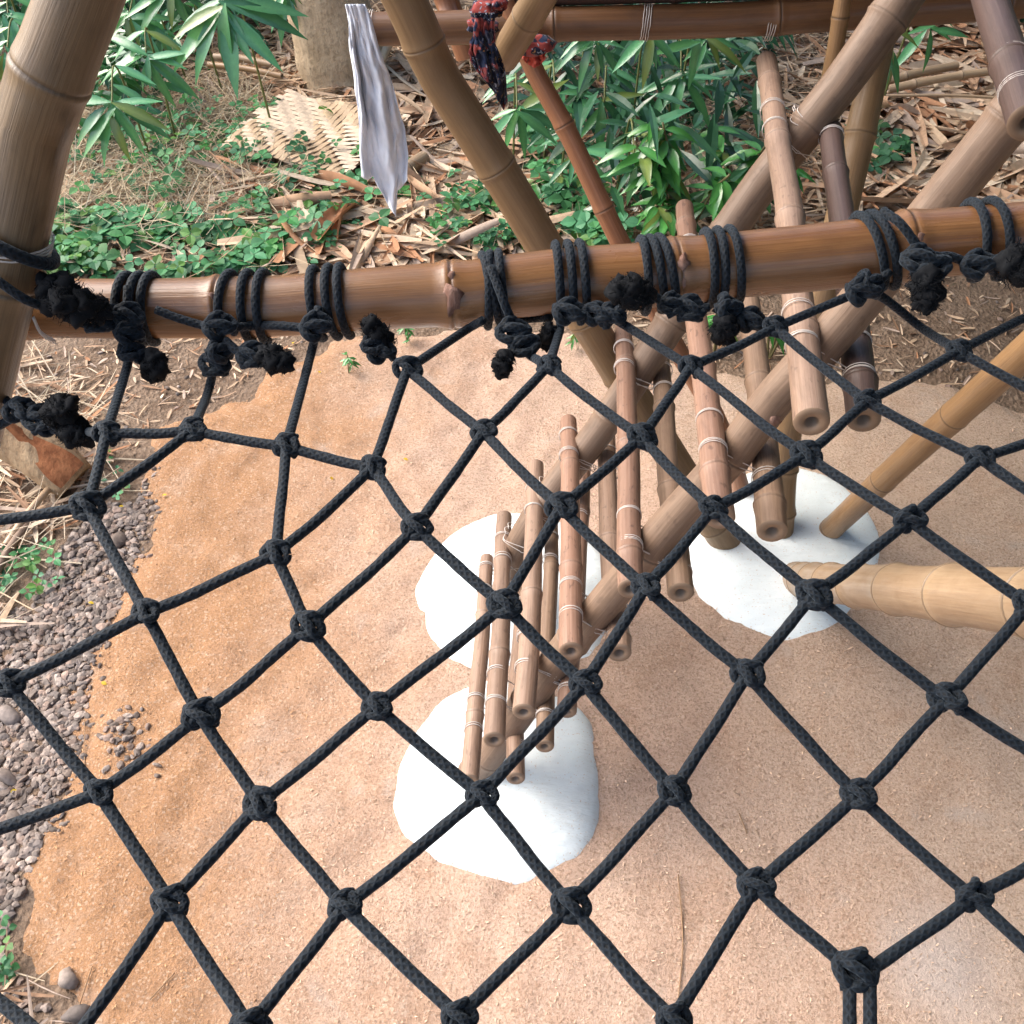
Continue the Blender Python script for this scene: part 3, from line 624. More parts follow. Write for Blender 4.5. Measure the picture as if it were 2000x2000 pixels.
free([R(1738, 530, 1.09), R(1705, 560, 1.09), R(1678, 570, 1.09), NW[46]], 215); put_knot(R(1685, 568, 1.085), 1.15, .6, 2); put_knot(R(1700, 555, 1.085), 1.0, 1.4, 5)
free([R(1690, 565, 1.09), R(1730, 585, 1.11), R(1800, 640, 1.13), NW[32]], 216)
free([R(1724, 412, 1.075), R(1757, 435, 1.06), R(1785, 472, 1.06), R(1800, 505, 1.065)], 217)
put_knot(R(1795, 510, 1.06), 1.15, .3, 1); put_knot(R(1825, 520, 1.06), 1.05, 1.0, 3); free([R(1800, 510, 1.065), R(1850, 500, 1.065), R(1900, 515, 1.07), R(1950, 505, 1.07)], 218); put_knot(R(1910, 520, 1.065), 1.1, .5, 4)
free([R(-90, 760, 1.11), R(0, 775, 1.1), R(28, 800, 1.09), R(75, 818, 1.085), R(120, 830, 1.085), R(165, 842, 1.09), NW[1]], 219)
put_knot(R(38, 805, 1.08), 1.0, .2, 2); put_knot(R(78, 820, 1.08), 1.0, .7, 3); put_knot(R(100, 832, 1.08), .9, .4, 0); free([R(35, 808, 1.09), R(10, 825, 1.1), R(-60, 860, 1.12)], 220)
free([R(-10, 545, 1.0), R(60, 590, 1.02), R(130, 605, 1.06), R(190, 612, 1.09), R(250, 625, 1.09)], 221); put_knot(R(188, 625, 1.08), .95, .3, 1); put_knot(R(222, 622, 1.085), .9, .9, 4)
# frayed rope ends
def tassel(c, d, L, rad, n, seed, core=.55):
    """a fluffed-out rope end: short curly fibres leaving a soft core in all directions"""
    random.seed(seed); mb = MB(); mb.sm = False; c = Vector(c); d = Vector(d).normalized(); a = d.orthogonal().normalized(); b = d.cross(a)
    for i in range(int(n * 1.6)):
        th = random.uniform(0, 2 * math.pi); t = random.random(); side = a * math.cos(th) + b * math.sin(th)
        rr_ = rad * (.35 + .55 * math.sin(math.pi * min(1, .25 + t * .7)))
        p = c + d * L * t + side * rr_ * random.uniform(.2, .85)
        dr = (side * random.uniform(.3, 1) + d * random.uniform(-.1, 1.0) + Vector((random.gauss(0, .4), random.gauss(0, .4), random.gauss(0, .4)))).normalized()
        ln = rad * random.uniform(.15, .5); wd = dr.cross(Vector((random.gauss(0, 1), random.gauss(0, 1), random.gauss(0, 1)))).normalized() * .00042
        k = Vector((random.gauss(0, 1), random.gauss(0, 1), random.gauss(0, 1))) * ln * .25
        p1 = p + dr * ln * .5 + k; p2 = p + dr * ln
        mb.face([p - wd, p + wd, p1 + wd, p1 - wd], (0, 0, 0, 1)); mb.face([p1 - wd, p1 + wd, p2], (0, 0, 0, 1))
    fe = mb.build('frayed_end', M['fray'], net)
    for t, k in ((.15, .6), (.5, .78), (.82, .6)):
        q_ = c + d * L * t; o = lump('core', q_, rad * k, rad * k, rad * k, M['fray'], net, seed + t * 9, .55, 3); o.parent = fe
tassel(R(205, 610, 1.06), R(110, 575, 1.02) - R(205, 600, 1.06), .055, .022, 900, 1); tassel(R(150, 600, 1.045), Vector((-.4, .1, .35)), .035, .026, 700, 2)
tassel(R(300, 695, 1.08), Vector((-.15, -.15, -1)), .026, .017, 600, 3); tassel(R(515, 690, 1.07), Vector((.9, -.35, -.2)), .028, .018, 700, 4)
tassel(R(755, 690, 1.09), R(715, 630, 1.08) - R(755, 700, 1.1), .040, .018, 800, 5); tassel(R(988, 690, 1.07), Vector((-.2, -.3, -.9)), .024, .013, 500, 6); tassel(R(1075, 635, 1.1), Vector((-.2, -.2, -1)), .026, .012, 450, 7)
tassel(R(1265, 575, 1.065), Vector((-.8, -.2, .25)), .038, .022, 900, 8); tassel(R(1415, 625, 1.075), Vector((.05, -.3, -1)), .022, .017, 600, 9)
tassel(R(1810, 530, 1.05), Vector((.1, -.4, -.9)), .036, .021, 800, 10); tassel(R(1960, 510, 1.05), Vector((.9, -.2, -.1)), .05, .026, 900, 11)
tassel(R(100, 815, 1.075), Vector((.45, -.1, .4)), .036, .02, 800, 12); tassel(R(120, 830, 1.075), Vector((.8, -.3, -.25)), .03, .019, 700, 13)
put_knot(R(745, 690, 1.08), .9, .3, 2); put_knot(R(728, 675, 1.075), .8, 1.1, 5)
random.seed(21)
# ------------------------------------------------------------------ cloths
def drape(name, rows, bottom, y0, mat, label, cat, folds, amp, ns=40, nr=46, seed=0):
    """rows: (py, left px, right px); bottom: (s, py) profile of the hem"""
    ry = [r[0] for r in rows]; rl = [r[1] for r in rows]; rrt = [r[2] for r in rows]; bs = [b[0] for b in bottom]; by = [b[1] for b in bottom]
    mb = MB(); org = Yp(rl[0], ry[0], y0)
    for j in range(nr + 1):
        for i in range(ns + 1):
            s = i / ns; yb = np.interp(s, bs, by); py = ry[0] + (yb - ry[0]) * j / nr
            px = np.interp(py, ry, rl) + (np.interp(py, ry, rrt) - np.interp(py, ry, rl)) * s
            k = min(1, (j / nr) * 3) * (.75 + .8 * noise.noise((s * 2.2, j / nr * 1.6, seed + 20))); ph = s * folds * 2 * math.pi + 2.6 * noise.noise((s * 1.6, j / nr * 1.7, seed))
            dy = -amp * k * (math.sin(ph) + .5 * math.sin(2.3 * ph + 1.1 + j / nr * 2)) + .018 * noise.noise((s * 4, j / nr * 5, seed + 3)) + .011 * noise.noise((s * 7, j / nr * 11, seed + 7)) + .003 * noise.noise((s * 16, j / nr * 24, seed + 9))
            px += 5 * noise.noise((s * 1.5, j / nr * 6, seed + 11))
            px += amp * 90 * math.cos(ph) * k * (1 if 0 < i < ns else 0)
            mb.v.append(Yp(px, py, y0 + dy)); mb.c.append((1, 1, 1, 1))
    for j in range(nr):
        for i in range(ns):
            q = j * (ns + 1) + i; mb.f.append((q, q + 1, q + ns + 2, q + ns + 1)); mb.uv += [(i / ns, j / nr), ((i + 1) / ns, j / nr), ((i + 1) / ns, (j + 1) / nr), (i / ns, (j + 1) / nr)]
    o = mb.build(name, mat, None, org); sm = o.modifiers.new('thickness', 'SOLIDIFY'); sm.thickness = .002
    return tag(o, label, cat) if label else o
drape('hanging_cloth', [(8, 675, 712), (40, 678, 722), (90, 685, 738), (145, 690, 757), (200, 697, 775), (250, 702, 791), (300, 704, 796), (350, 707, 798), (400, 722, 794), (425, 745, 788)],
      [(0, 345), (.12, 352), (.27, 344), (.33, 366), (.5, 404), (.66, 424), (.74, 405), (.78, 372), (.9, 362), (1, 350)], 2.665, M['cloth'], 'pale grey cloth hanging in folds from the beam\'s left end', 'cloth', 2.1, .018, 70, 80)
pc = empty('printed_cloth', Yp(950, 40, 2.33), 'red and navy printed cloth knotted beside the slanting post', 'cloth')
def drape_child(nm, *a, **k):
    o = drape(nm, *a, None, None, *k['fa'], seed=k['sd'], ns=26, nr=34); w = Vector(o.location); o.parent = pc; o.location = w - Vector(pc.location); return o
drape_child('hanging_panel', [(25, 922, 965), (60, 926, 962), (100, 915, 975), (140, 922, 985), (180, 945, 992), (215, 968, 988)], [(0, 118), (.25, 160), (.5, 200), (.75, 216), (1, 196)], 2.30, M['print'], fa=(2.2, .014), sd=4)
drape_child('hanging_panel', [(25, 926, 955), (60, 928, 960), (100, 926, 972), (140, 938, 978), (180, 950, 985)], [(0, 150), (.5, 176), (1, 160)], 2.265, M['print'], fa=(1.5, .012), sd=9)
for (x, y, d, s) in ((945, 22, 2.42, 1.0), (970, 8, 2.42, .9), (935, 48, 2.40, .8), (955, 55, 2.39, .7)):
    lump('cloth_knot', Dp(x, y, d), .03 * s, .026 * s, .024 * s, M['print'], pc, x, .5, 3)
rc = empty('red_cloth', Yp(1046, 80, BY - .05), 'small red cloth fold tied under the dark beam', 'cloth')
lump('cloth_wrap', Dp(1042, 86, 2.56), .05, .03, .024, M['print'], rc, 5, .4, 3)
o = drape('cloth_fold', [(84, 1020, 1062), (100, 1018, 1067), (118, 1020, 1066), (132, 1026, 1060)], [(0, 112), (.2, 126), (.5, 133), (.8, 128), (1, 112)], 2.66, M['redcloth'], None, None, 2.5, .012, 20, 14, 3); q = Vector(o.location); o.parent = rc; o.location = q - Vector(rc.location)
# ------------------------------------------------------------------ tree trunk, log, mat
tb = Gd(655, 176); tree = empty('tree', (tb.x, tb.y, gz(tb.x, tb.y)), 'pale barked tree trunk behind the hanging grey cloth', 'tree')
tp = [Vector((tb.x + .10, tb.y, -.1)), Vector((tb.x + .05, tb.y + .02, .15)), Vector((tb.x - .0, tb.y + .05, .55)), Vector((tb.x - .12, tb.y + .1, 1.3)), Vector((tb.x - .25, tb.y + .3, 2.4)), Vector((tb.x - .2, tb.y + .5, 3.6))]
P = smooth(tp, 8); mb = MB(); mb.tube(P, [.24 - .05 * i / len(P) + .012 * noise.noise((i * .4, 1, 1)) for i in range(len(P))], 20)
for i, p in enumerate(mb.v): mb.v[i] = p + Vector((noise.noise(p * 5), noise.noise(p * 5 + Vector((9, 0, 0))), 0)) * .03
mb.build('trunk', M['trunk'], tree)
def leaf_pts(base, d, nrm, L, W, curve=.15, fold=.18, n=4):
    d = Vector(d).normalized(); sd_ = d.cross(Vector(nrm)); sd_ = sd_.normalized() if sd_.length > 1e-5 else d.orthogonal().normalized(); up = sd_.cross(d).normalized()
    vs = []; prof = [0.12, .85, 1.0, .62, 0.0] if n == 4 else [.15, 1.0, 0.0]
    for i, wv in enumerate(prof):
        t = i / (len(prof) - 1); c = Vector(base) + d * L * t - up * (curve * L * t * t)
        vs += [c - sd_ * W * .5 * wv + up * fold * W * wv * .5, c, c + sd_ * W * .5 * wv + up * fold * W * wv * .5]
    fs = []
    for i in range(len(prof) - 1):
        q = i * 3
        if i < len(prof) - 2: fs += [(q, q + 1, q + 4, q + 3), (q + 1, q + 2, q + 5, q + 4)]
        else: fs += [(q, q + 1, q + 4), (q + 1, q + 2, q + 4)]
    return vs, fs
def green(k=0, lo=.75, hi=1.25):
    b = random.uniform(lo, hi); pal = ((.06, .2, .085), (.042, .17, .045), (.085, .19, .045), (.04, .125, .06)); c = pal[k]; return (c[0] * b, c[1] * b, c[2] * b * random.uniform(.8, 1.15), 1)
mb = MB(); mb.sm = False
for i in range(2600):
    v = Vector((random.gauss(0, .5), random.gauss(0, .5), random.gauss(0, .35))); p = Vector((tb.x - .2, tb.y + .5, 4.0)) + v * 1.5
    vs, fs = leaf_pts(p, Vector((random.uniform(-1, 1), random.uniform(-1, 1), random.uniform(-.8, .3))), Vector((0, 0, 1)), random.uniform(.1, .18), .06, n=2); mb.mesh(vs, fs, green(1))
mb.build('crown', M['leaf'], tree)
# broken log at the left
lg = empty('broken_log', Gd(60, 950), 'broken grey log with a red split side, leaning at the left edge', 'log')
la, lb = Gd(150, 955) + Vector((0, 0, .03)), Dp(-70, 770, 3.35)
mb = MB(); P = smooth([la, la.lerp(lb, .5) + Vector((0, 0, .01)), lb], 8); mb.tube(P, [.078, .082, .085, .088] + [.09] * (len(P) - 4), 22)
for i, p in enumerate(mb.v): mb.v[i] = p + Vector((noise.noise(p * 9), noise.noise(p * 9 + Vector((5, 0, 0))), noise.noise(p * 14))) * .014
mb.build('bark', M['log'], lg)
ld = (lb - la).normalized(); vw = (CAM - la).normalized(); up = (vw - ld * vw.dot(ld)).normalized(); sdv = ld.cross(up); mb = MB()
for i in range(14):
    t = i / 13; c = la.lerp(lb, .02 + .72 * t) + up * (.101 + .006 * math.sin(t * 9)); wv = .05 * (1 - .75 * t ** 2) * (.8 + .3 * math.sin(t * 5 + 1)); 
    for s in (-1, -.5, 0, .5, 1): mb.v.append(c + sdv * (s * wv + .012) + up * (-.014 * abs(s) + .008 * noise.noise((t * 9, s * 3, 0)) + .006)); mb.c.append((1, 1, 1, 1))
for i in range(13):
    for k in range(4): q = i * 5 + k; mb.f.append((q, q + 1, q + 6, q + 5)); mb.uv += [(0, 0)] * 4
mb.build('split_face', M['heart'], lg)
# woven mat lying on the litter
mo = Vector((-1.38, 4.74, .11)); mu = Vector((.9, -.43, .0)).normalized(); mv = Vector((.44, .9, .03)).normalized(); mn = mu.cross(mv).normalized()
wm = empty('woven_mat', mo, 'pale woven bamboo mat with a frayed end lying on the litter', 'mat')
nU, nV, wS = 18, 20, .034
def strip(along_u, idx):
    mb = MB(); mb.sm = False; L = nV if along_u else nU; ext0, ext1 = random.uniform(-1.2, .3), random.uniform(-.3, .5); b = random.uniform(.82, 1.15); col = (.70 * b, .55 * b, .41 * b, 1)
    if not along_u: col = (.50 * b, .36 * b, .23 * b, 1)
    pr = None
    for j in range(-1, L + 1):
        t = j + .5
        if j == -1: t = ext0
        if j == L: t = L + ext1
        over = ((j + idx) // 2 % 2 == 0) if along_u else ((idx + j) // 2 % 2 == 1); h = (.003 if over else -.003)
        cn = mo + (mu * t + mv * (idx + .5)) * wS if along_u else mo + (mv * t + mu * (idx + .5)) * wS
        cn = cn + mn * (h + .02 * math.sin(t * .3 + idx * .15)) ; sv = (mv if along_u else mu) * wS * (.47 if along_u else .4)
        cur = (cn - sv, cn + sv)
        if pr: mb.face([pr[0], pr[1], cur[1], cur[0]], col)
        pr = cur
    return mb.build('strip', M['mat'], wm)
for i in range(nU): strip(True, i)
for i in range(nV): strip(False, i)
# ------------------------------------------------------------------ litter, grass, ground cover (stuff) and the pieces one can pick out
LIT1 = poly_w([(560, 300), (700, 180), (800, 130), (930, 200), (1010, 330), (1060, 480), (720, 545), (560, 520), (430, 400), (480, 320)])
LIT2 = poly_w([(1640, 420), (1640, 150), (1720, 70), (2150, 60), (2150, 470), (1850, 440)])
LIT3 = poly_w([(120, 540), (120, 60), (560, 40), (900, 30), (1650, 40), (1650, 540), (1050, 540), (700, 560)])
LIT4 = poly_w([(-250, 700), (60, 700), (200, 800), (240, 960), (200, 1000), (60, 1100), (0, 1250), (-250, 1300)])
LIT5 = poly_w([(-250, 1800), (0, 1840), (90, 1930), (200, 2030), (-200, 2200)])
SOILR = poly_w([(1200, 640), (1250, 570), (2100, 500), (2200, 800), (1800, 752), (1600, 760), (1400, 720)])
SOILL = poly_w([(60, 690), (260, 640), (760, 620), (640, 670), (500, 720), (480, 780), (330, 820), (250, 900), (150, 860)])
def sample(poly):
    xs = [p[0] for p in poly]; ys = [p[1] for p in poly]
    while True:
        x, y = random.uniform(min(xs), max(xs)), random.uniform(min(ys), max(ys))
        if inside(poly, x, y): return x, y
LC = [(.55, .40, .27), (.48, .31, .2), (.42, .22, .12), (.40, .31, .25), (.62, .50, .37), (.30, .18, .11), (.53, .38, .26), (.58, .45, .33)]
MATP = [(mo + mu * (a_ * wS) + mv * (b_ * wS)).to_2d()[:] for a_, b_ in ((-1, -1), (nV + 1, -1), (nV + 1, nU + 1), (-1, nU + 1))]
def blade(mb, p, az, tilt, L, W, col, curl=.2, cup=.0, n=4, roll=0):
    d = Vector((math.cos(az) * math.cos(tilt), math.sin(az) * math.cos(tilt), math.sin(tilt))); up = Vector((0, 0, 1)); sdv = d.cross(up).normalized(); nrm = sdv.cross(d)
    sdv, nrm = sdv * math.cos(roll) + nrm * math.sin(roll), nrm * math.cos(roll) - sdv * math.sin(roll)
    b0 = len(mb.v)
    for i in range(n + 1):
        t = i / n; wv = W * .5 * (min(1, .55 + 2.2 * t) * (1 - max(0, t - .55) ** 1.3 * 1.9)); c = p + d * L * (t - .5) + nrm * (-curl * L * (t - .5) ** 2)
        for s in (-1, 0, 1): mb.v.append(c + sdv * s * wv + nrm * (cup * wv * abs(s))); mb.c.append(col)
    for i in range(n):
        for k in (0, 1): q = b0 + i * 3 + k; mb.f.append((q, q + 1, q + 4, q + 3)); mb.uv += [(0, 0)] * 4
litter = MB(); litter.sm = False
def scatter(poly, n, L, W, z=.05, pal=LC, az0=None, mb=litter, tl=.18, curl=.3):
    for i in range(n):
        x, y = sample(poly)
        if inside(MATP, x, y) and random.random() < .985: continue
        c = random.choice(pal); b = random.uniform(.8, 1.25); l = random.uniform(*L)
        az = random.uniform(0, math.pi * 2) if az0 is None else random.gauss(az0, .6)
        blade(mb, Vector((x, y, gz(x, y) + random.uniform(.005, z))), az, random.gauss(0, tl), l, random.uniform(*W), (c[0] * b, c[1] * b, c[2] * b, 1), random.uniform(-curl, curl), random.uniform(-.2, .7), 3, random.gauss(0, .3))
scatter(LIT3, 5200, (.08, .3), (.008, .03), .05); scatter(LIT1, 1300, (.15, .6), (.012, .06), .09, tl=.09, curl=.15); scatter(LIT2, 1500, (.15, .65), (.012, .075), .1, tl=.09, curl=.15)
scatter(LIT4, 330, (.06, .35), (.004, .02), .04); scatter(LIT5, 60, (.04, .15), (.003, .012), .03)
scatter(SOILR, 420, (.02, .09), (.004, .014), .012); scatter(SOILL, 300, (.02, .08), (.004, .012), .012)
tag(litter.build('leaf_litter', M['litter']), 'brown dry bamboo leaves and sheath scraps strewn over the soil', 'leaf litter', None, 'stuff')
grass = MB(); grass.sm = False
GRS = poly_w([(110, 470), (140, 200), (480, 180), (620, 300), (560, 480)])
scatter(GRS, 2600, (.12, .5), (.0025, .006), .10, [(.5, .4, .27), (.42, .33, .22), (.56, .48, .35)], None, grass, .35, .6); scatter(LIT3, 2200, (.15, .5), (.0025, .005), .09, [(.5, .4, .27), (.4, .27, .17)], None, grass, .3, .5)
scatter(LIT4, 260, (.15, .5), (.0025, .006), .06, [(.56, .46, .33), (.48, .4, .3)], None, grass, .15, .4); scatter(LIT5, 6, (.1, .3), (.002, .005), .04, [(.56, .46, .33)], None, grass)
tag(grass.build('dry_grass', M['litter']), 'thin straw coloured dry grass stems tangled over the litter', 'dry grass', None, 'stuff')
cover = MB(); cover.sm = False
def trifoliate(mb, p, s, k=0):
    az = random.uniform(0, 6.28); t0 = Vector((random.gauss(0, .25), random.gauss(-.15, .25), 1)).normalized(); c = green(k if random.random() < .75 else random.choice((1, 2)), .75, 1.6)
    for j in (-1, 0, 1):
        a = az + j * 1.9; d = Vector((math.cos(a), math.sin(a), 0)); d = (d - t0 * d.dot(t0)).normalized()
        vs, fs = leaf_pts(p + d * .004, d, t0, s * (1.05 if j == 0 else .9), s * .82, .12, .22); b = random.uniform(.85, 1.15); mb.mesh(vs, fs, (c[0] * b, c[1] * b, c[2] * b, 1))
def cov(poly, n, s=(.025, .05), z=(.03, .14), k=0):
    for i in range(n):
        x, y = sample(poly)
        if fbm(x, y, 2.4, 40) < random.uniform(-.5, .25): continue
        trifoliate(cover, Vector((x, y, gz(x, y) + random.uniform(*z))), random.uniform(*s), k)
cov(poly_w([(80, 545), (120, 430), (300, 440), (440, 430), (520, 480), (560, 540), (400, 560), (200, 560)]), 620, (.036, .07), (.02, .1))
cov(poly_w([(130, 440), (150, 250), (600, 240), (1000, 420), (1050, 500), (560, 520), (300, 440)]), 330, (.03, .06), (.06, .16))
cov(poly_w([(250, 330), (430, 190), (520, 330), (600, 480), (420, 430)]), 190); cov(poly_w([(840, 480), (900, 400), (1010, 420), (1060, 500), (860, 530)]), 300)
cov(poly_w([(1010, 250), (1080, 330), (1250, 480), (1180, 530), (1060, 430)]), 260, (.035, .07)); cov(poly_w([(1620, 420), (1640, 230), (1760, 330), (1700, 430)]), 90, (.04, .07), k=3)
cov(poly_w([(0, 1080), (110, 1080), (130, 1140), (60, 1190), (0, 1180)]), 26, (.018, .03), (.02, .06)); cov(poly_w([(200, 850), (290, 930), (240, 1000), (190, 950)]), 28, (.014, .024), (.02, .05)); cov(poly_w([(0, 1800), (40, 1800), (30, 1920), (0, 1920)]), 9, (.015, .025), (.01, .05))
cov(poly_w([(600, 330), (690, 420), (760, 520), (600, 540)]), 70)
tag(cover.build('ground_cover', M['cover']), 'low green three leaved creepers covering the ground behind the rail', 'ground cover', None, 'stuff')
# curled sheaths and sticks as things
SHM = []
for v in range(5):
    mb = MB(); mb.sm = True; L = .34 + .06 * v; W = .05 + .008 * (v % 3); random.seed(300 + v); col = LC[v % len(LC)]
    n = 9; m = 6
    for i in range(n + 1):
        t = i / n; wv = W * (.55 + .6 * math.sin(math.pi * min(1, t * 1.15 + .12))) * (1 - .5 * max(0, t - .7) / .3)
        for k in range(m + 1):
            an = (k / m - .5) * (2.2 + .8 * math.sin(v)); rr = wv * .45
            mb.v.append(Vector((L * (t - .5), math.sin(an) * rr, (1 - math.cos(an)) * rr + .05 * L * (t - .5) ** 2 * 4 * (1 if v % 2 else -1)))); b = .85 + .3 * random.random(); mb.c.append((col[0] * b, col[1] * b, col[2] * b, 1))
    for i in range(n):
        for k in range(m): q = i * (m + 1) + k; mb.f.append((q, q + 1, q + m + 2, q + m + 1)); mb.uv += [(0, 0)] * 4
    SHM.append(mb.data('dry_sheath', M['litter']))
random.seed(33)
for poly, n, grp, lab in ((LIT1, 34, 'curled sheaths heaped by the woven mat', 'curled dry bamboo sheath in the heap between woven mat and rail'), (LIT2, 30, 'curled sheaths heaped at right', 'curled dry bamboo sheath in the heap at upper right')):
    for i in range(n):
        x, y = sample(poly)
        while inside(MATP, x, y): x, y = sample(poly)
        o = bpy.data.objects.new('dry_sheath', SHM[i % 5]); link(o); o.location = (x, y, gz(x, y) + random.uniform(.03, .14))
        o.rotation_euler = (random.gauss(0, .7) + (math.pi if random.random() < .5 else 0), random.gauss(0, .25), random.uniform(0, 6.28)); s = random.uniform(.7, 1.4); o.scale = (s, s, s)
        tag(o, lab, 'dry sheath', grp)
def stick(pa, pb, r, mat, label, za=.08, zb=.1, nodes=True):
    a, b = Gd(*pa) , Gd(*pb); a.z = gz(a.x, a.y) + za; b.z = gz(b.x, b.y) + zb
    o = bamboo('bamboo_stick', [a, a.lerp(b, .5) + Vector((0, 0, .01)), b], (r, r * .9), mat, None, None if nodes else [], .3, .15, 12, .12)
    return tag(o, label, 'stick')
stick((1705, 212), (1850, 190), .024, M['pale'], 'upper of two pale bamboo sticks in the right litter heap', .12, .16); stick((1720, 228), (1930, 200), .022, M['pale'], 'lower of two pale bamboo sticks in the right litter heap', .13, .17)
stick((1715, 246), (1960, 258), .008, M['pale'], 'thin straight pale cane crossing the right litter heap', .15, .16, False); stick((1905, 140), (1965, 230), .02, M['pale'], 'short pale bamboo stick slanting at the right heap\'s edge', .14, .16)
stick((595, 405), (740, 458), .03, M['grey'], 'grey brown branch lying below the hanging cloth', .06, .05); stick((768, 130), (750, 205), .028, M['pale'], 'pale bamboo stub standing just right of the hanging cloth', .12, .2, False)
stick((830, 345), (760, 400), .035, M['pale'], 'short cut bamboo piece under the tip of the hanging cloth', .1, .1); stick((430, 165), (540, 180), .02, M['pale'], 'pale split cane behind the woven mat', .12, .13); stick((420, 185), (560, 210), .017, M['gold'], 'yellow split cane touching the woven mat\'s far edge', .14, .15)
stick((20, 1080), (110, 975), .012, M['pale'], 'dry pale stick lying by the left edge above the gravel', .04, .05, False); stick((0, 1130), (70, 1030), .014, M['grey'], 'grey dry stick lying beside the gravel at left', .03, .03, False)
# ------------------------------------------------------------------ plants
LEAFM = {}
def leaf_mesh(kind, v):
    if (kind, v) in LEAFM: return LEAFM[kind, v]
    random.seed(500 + v + 50 * (kind == 'broad')); mb = MB()
    if kind == 'bamboo':
        vs, fs = leaf_pts((0, 0, 0), (1, 0, 0), (0, 0, 1), 1, .2, .08 + .06 * v, .3)
    else: vs, fs = leaf_pts((0, 0, 0), (1, 0, 0), (0, 0, 1), 1, .3, .15 + .1 * v, .3)
    c_ = green({'bamboo': 0, 'dark': 3, 'broad': 1}.get(kind, 0), .75, 1.45); c_ = (.12, .19, .05, 1) if v == 3 else c_; mb.mesh(vs, fs, c_)
    for q_ in range(1, len(vs), 3): mb.c[q_] = (c_[0] * 1.7, c_[1] * 1.45, c_[2] * 1.3, 1)
    LEAFM[kind, v] = mb.data('leaf', M['leaf']); return LEAFM[kind, v]
def put_leaf(root, p, d, nrm, L, kind):
    d = Vector(d).normalized(); sdv = Vector(nrm).cross(d).normalized(); up = d.cross(sdv)
    o = bpy.data.objects.new('leaf', leaf_mesh(kind, random.randrange(7))); link(o, root)
    mt = Matrix((d, sdv, up)).transposed().to_4x4() @ Matrix.Scale(L, 4); mt.translation = Vector(p) - Vector(root.location); o.matrix_local = mt
def spray(px, py, dep, L, nl, a0, a1, label, kind='bamboo', group='bamboo sprays behind the rail', drop=.75):
    """fan of leaves at the tip of a stem that rises from the ground"""
    tip = Dp(px, py, dep); bx, by = tip.x + random.uniform(-.1, .1), tip.y + random.uniform(.25, .5)
    st = random.getstate(); root = empty('bamboo_plant', (bx, by, gz(bx, by)), label, 'plant', group); random.setstate(st)
    b = Vector((bx, by, gz(bx, by) - .02)); mid = b.lerp(tip, .6) + Vector((0, .05, .22 + .1 * (tip.z - b.z)))
    mb = MB(); P = smooth([b, mid, tip], 8); mb.tube(P, [.006 - .003 * i / len(P) for i in range(len(P))], 6, col=(.2, .22, .08, 1)); mb.build('stem', M['cover'], root)
    for i in range(nl):
        a = math.radians(a0 + (a1 - a0) * (i + random.uniform(-.25, .25)) / max(1, nl - 1)); W = Vector((0, -.45, -.8))
        d = Vector((math.cos(a), 0, 0)) + W * (-math.sin(a)) + Vector((random.gauss(0, .08), random.gauss(0, .12), random.gauss(0, .1)))
        st = random.getstate(); put_leaf(root, tip + Vector((random.uniform(-.02, .02), random.uniform(-.02, .02), random.uniform(-.02, .02))), d, Vector((random.gauss(0, .15), -.55 + random.gauss(0, .15), .85)), L * random.uniform(.55, 1.15), kind); random.setstate(st); random.random()
    for i in range(3):
        t = random.uniform(.55, .9); p = P[int(t * (len(P) - 1))]; put_leaf(root, p, Vector((random.choice((-1, 1)), -.3, -.3)), (0, -.4, .9), L * .8, kind)
    return root
spray(436, 12, 4.5, .34, 10, -178, -5, 'big drooping bamboo leaf fan at the top, left of the tree trunk')
spray(285, 112, 4.6, .24, 9, -200, 10, 'bamboo leaf fan just right of the foreground post, upper')
spray(218, 205, 4.4, .24, 11, -195, 10, 'bamboo leaf fan just right of the foreground post, lower')
spray(15, 30, 4.6, .26, 8, -170, 10, 'bamboo leaves at the top left corner outside the foreground post')
spray(12, 100, 4.5, .24, 8, -150, -10, 'bamboo leaves left of the foreground post at the picture\'s edge')
spray(330, -25, 4.9, .25, 9, -180, -20, 'bamboo leaves at the top edge between post and big leaf fan')
spray(250, 30, 5.0, .24, 8, -170, 0, 'shaded bamboo leaf fan at top, touching the foreground post')
spray(560, -20, 5.2, .26, 7, -150, -40, 'bamboo leaves at the top edge against the tree trunk')
spray(1165, 78, 4.2, .2, 8, -185, -20, 'bamboo leaves below the dark beam beside the red brown post')
spray(1270, 62, 4.1, .21, 7, -150, -30, 'bamboo leaves hanging below the middle of the dark beam')
spray(1372, 75, 4.2, .2, 7, -170, -10, 'bamboo leaf fan below the beam, left of the ladder\'s top rung')
spray(1010, 210, 4.2, .2, 8, -160, 40, 'bamboo leaves between the two slanting posts')
spray(1085, 190, 4.4, .2, 7, -170, 10, 'bamboo leaves right behind the red brown post')
spray(1180, 200, 4.5, .22, 8, -190, 10, 'dark bamboo leaf fan in the middle of the thicket')
spray(1240, 320, 4.2, .19, 8, -190, 10, 'bamboo leaf fan left of the bright green shrub')
spray(1330, 150, 4.6, .22, 8, -180, 0, 'dark bamboo leaves above the bright green shrub')
spray(1735, 85, 4.2, .22, 4, -110, -60, 'narrow bamboo leaves hanging right of the far ladder pole')
spray(1815, 52, 4.6, .2, 5, -170, 0, 'bamboo leaf fan under the beam near the top right corner')
spray(1120, 300, 4.4, .19, 7, -150, 20, 'bamboo leaves low behind the red brown post')
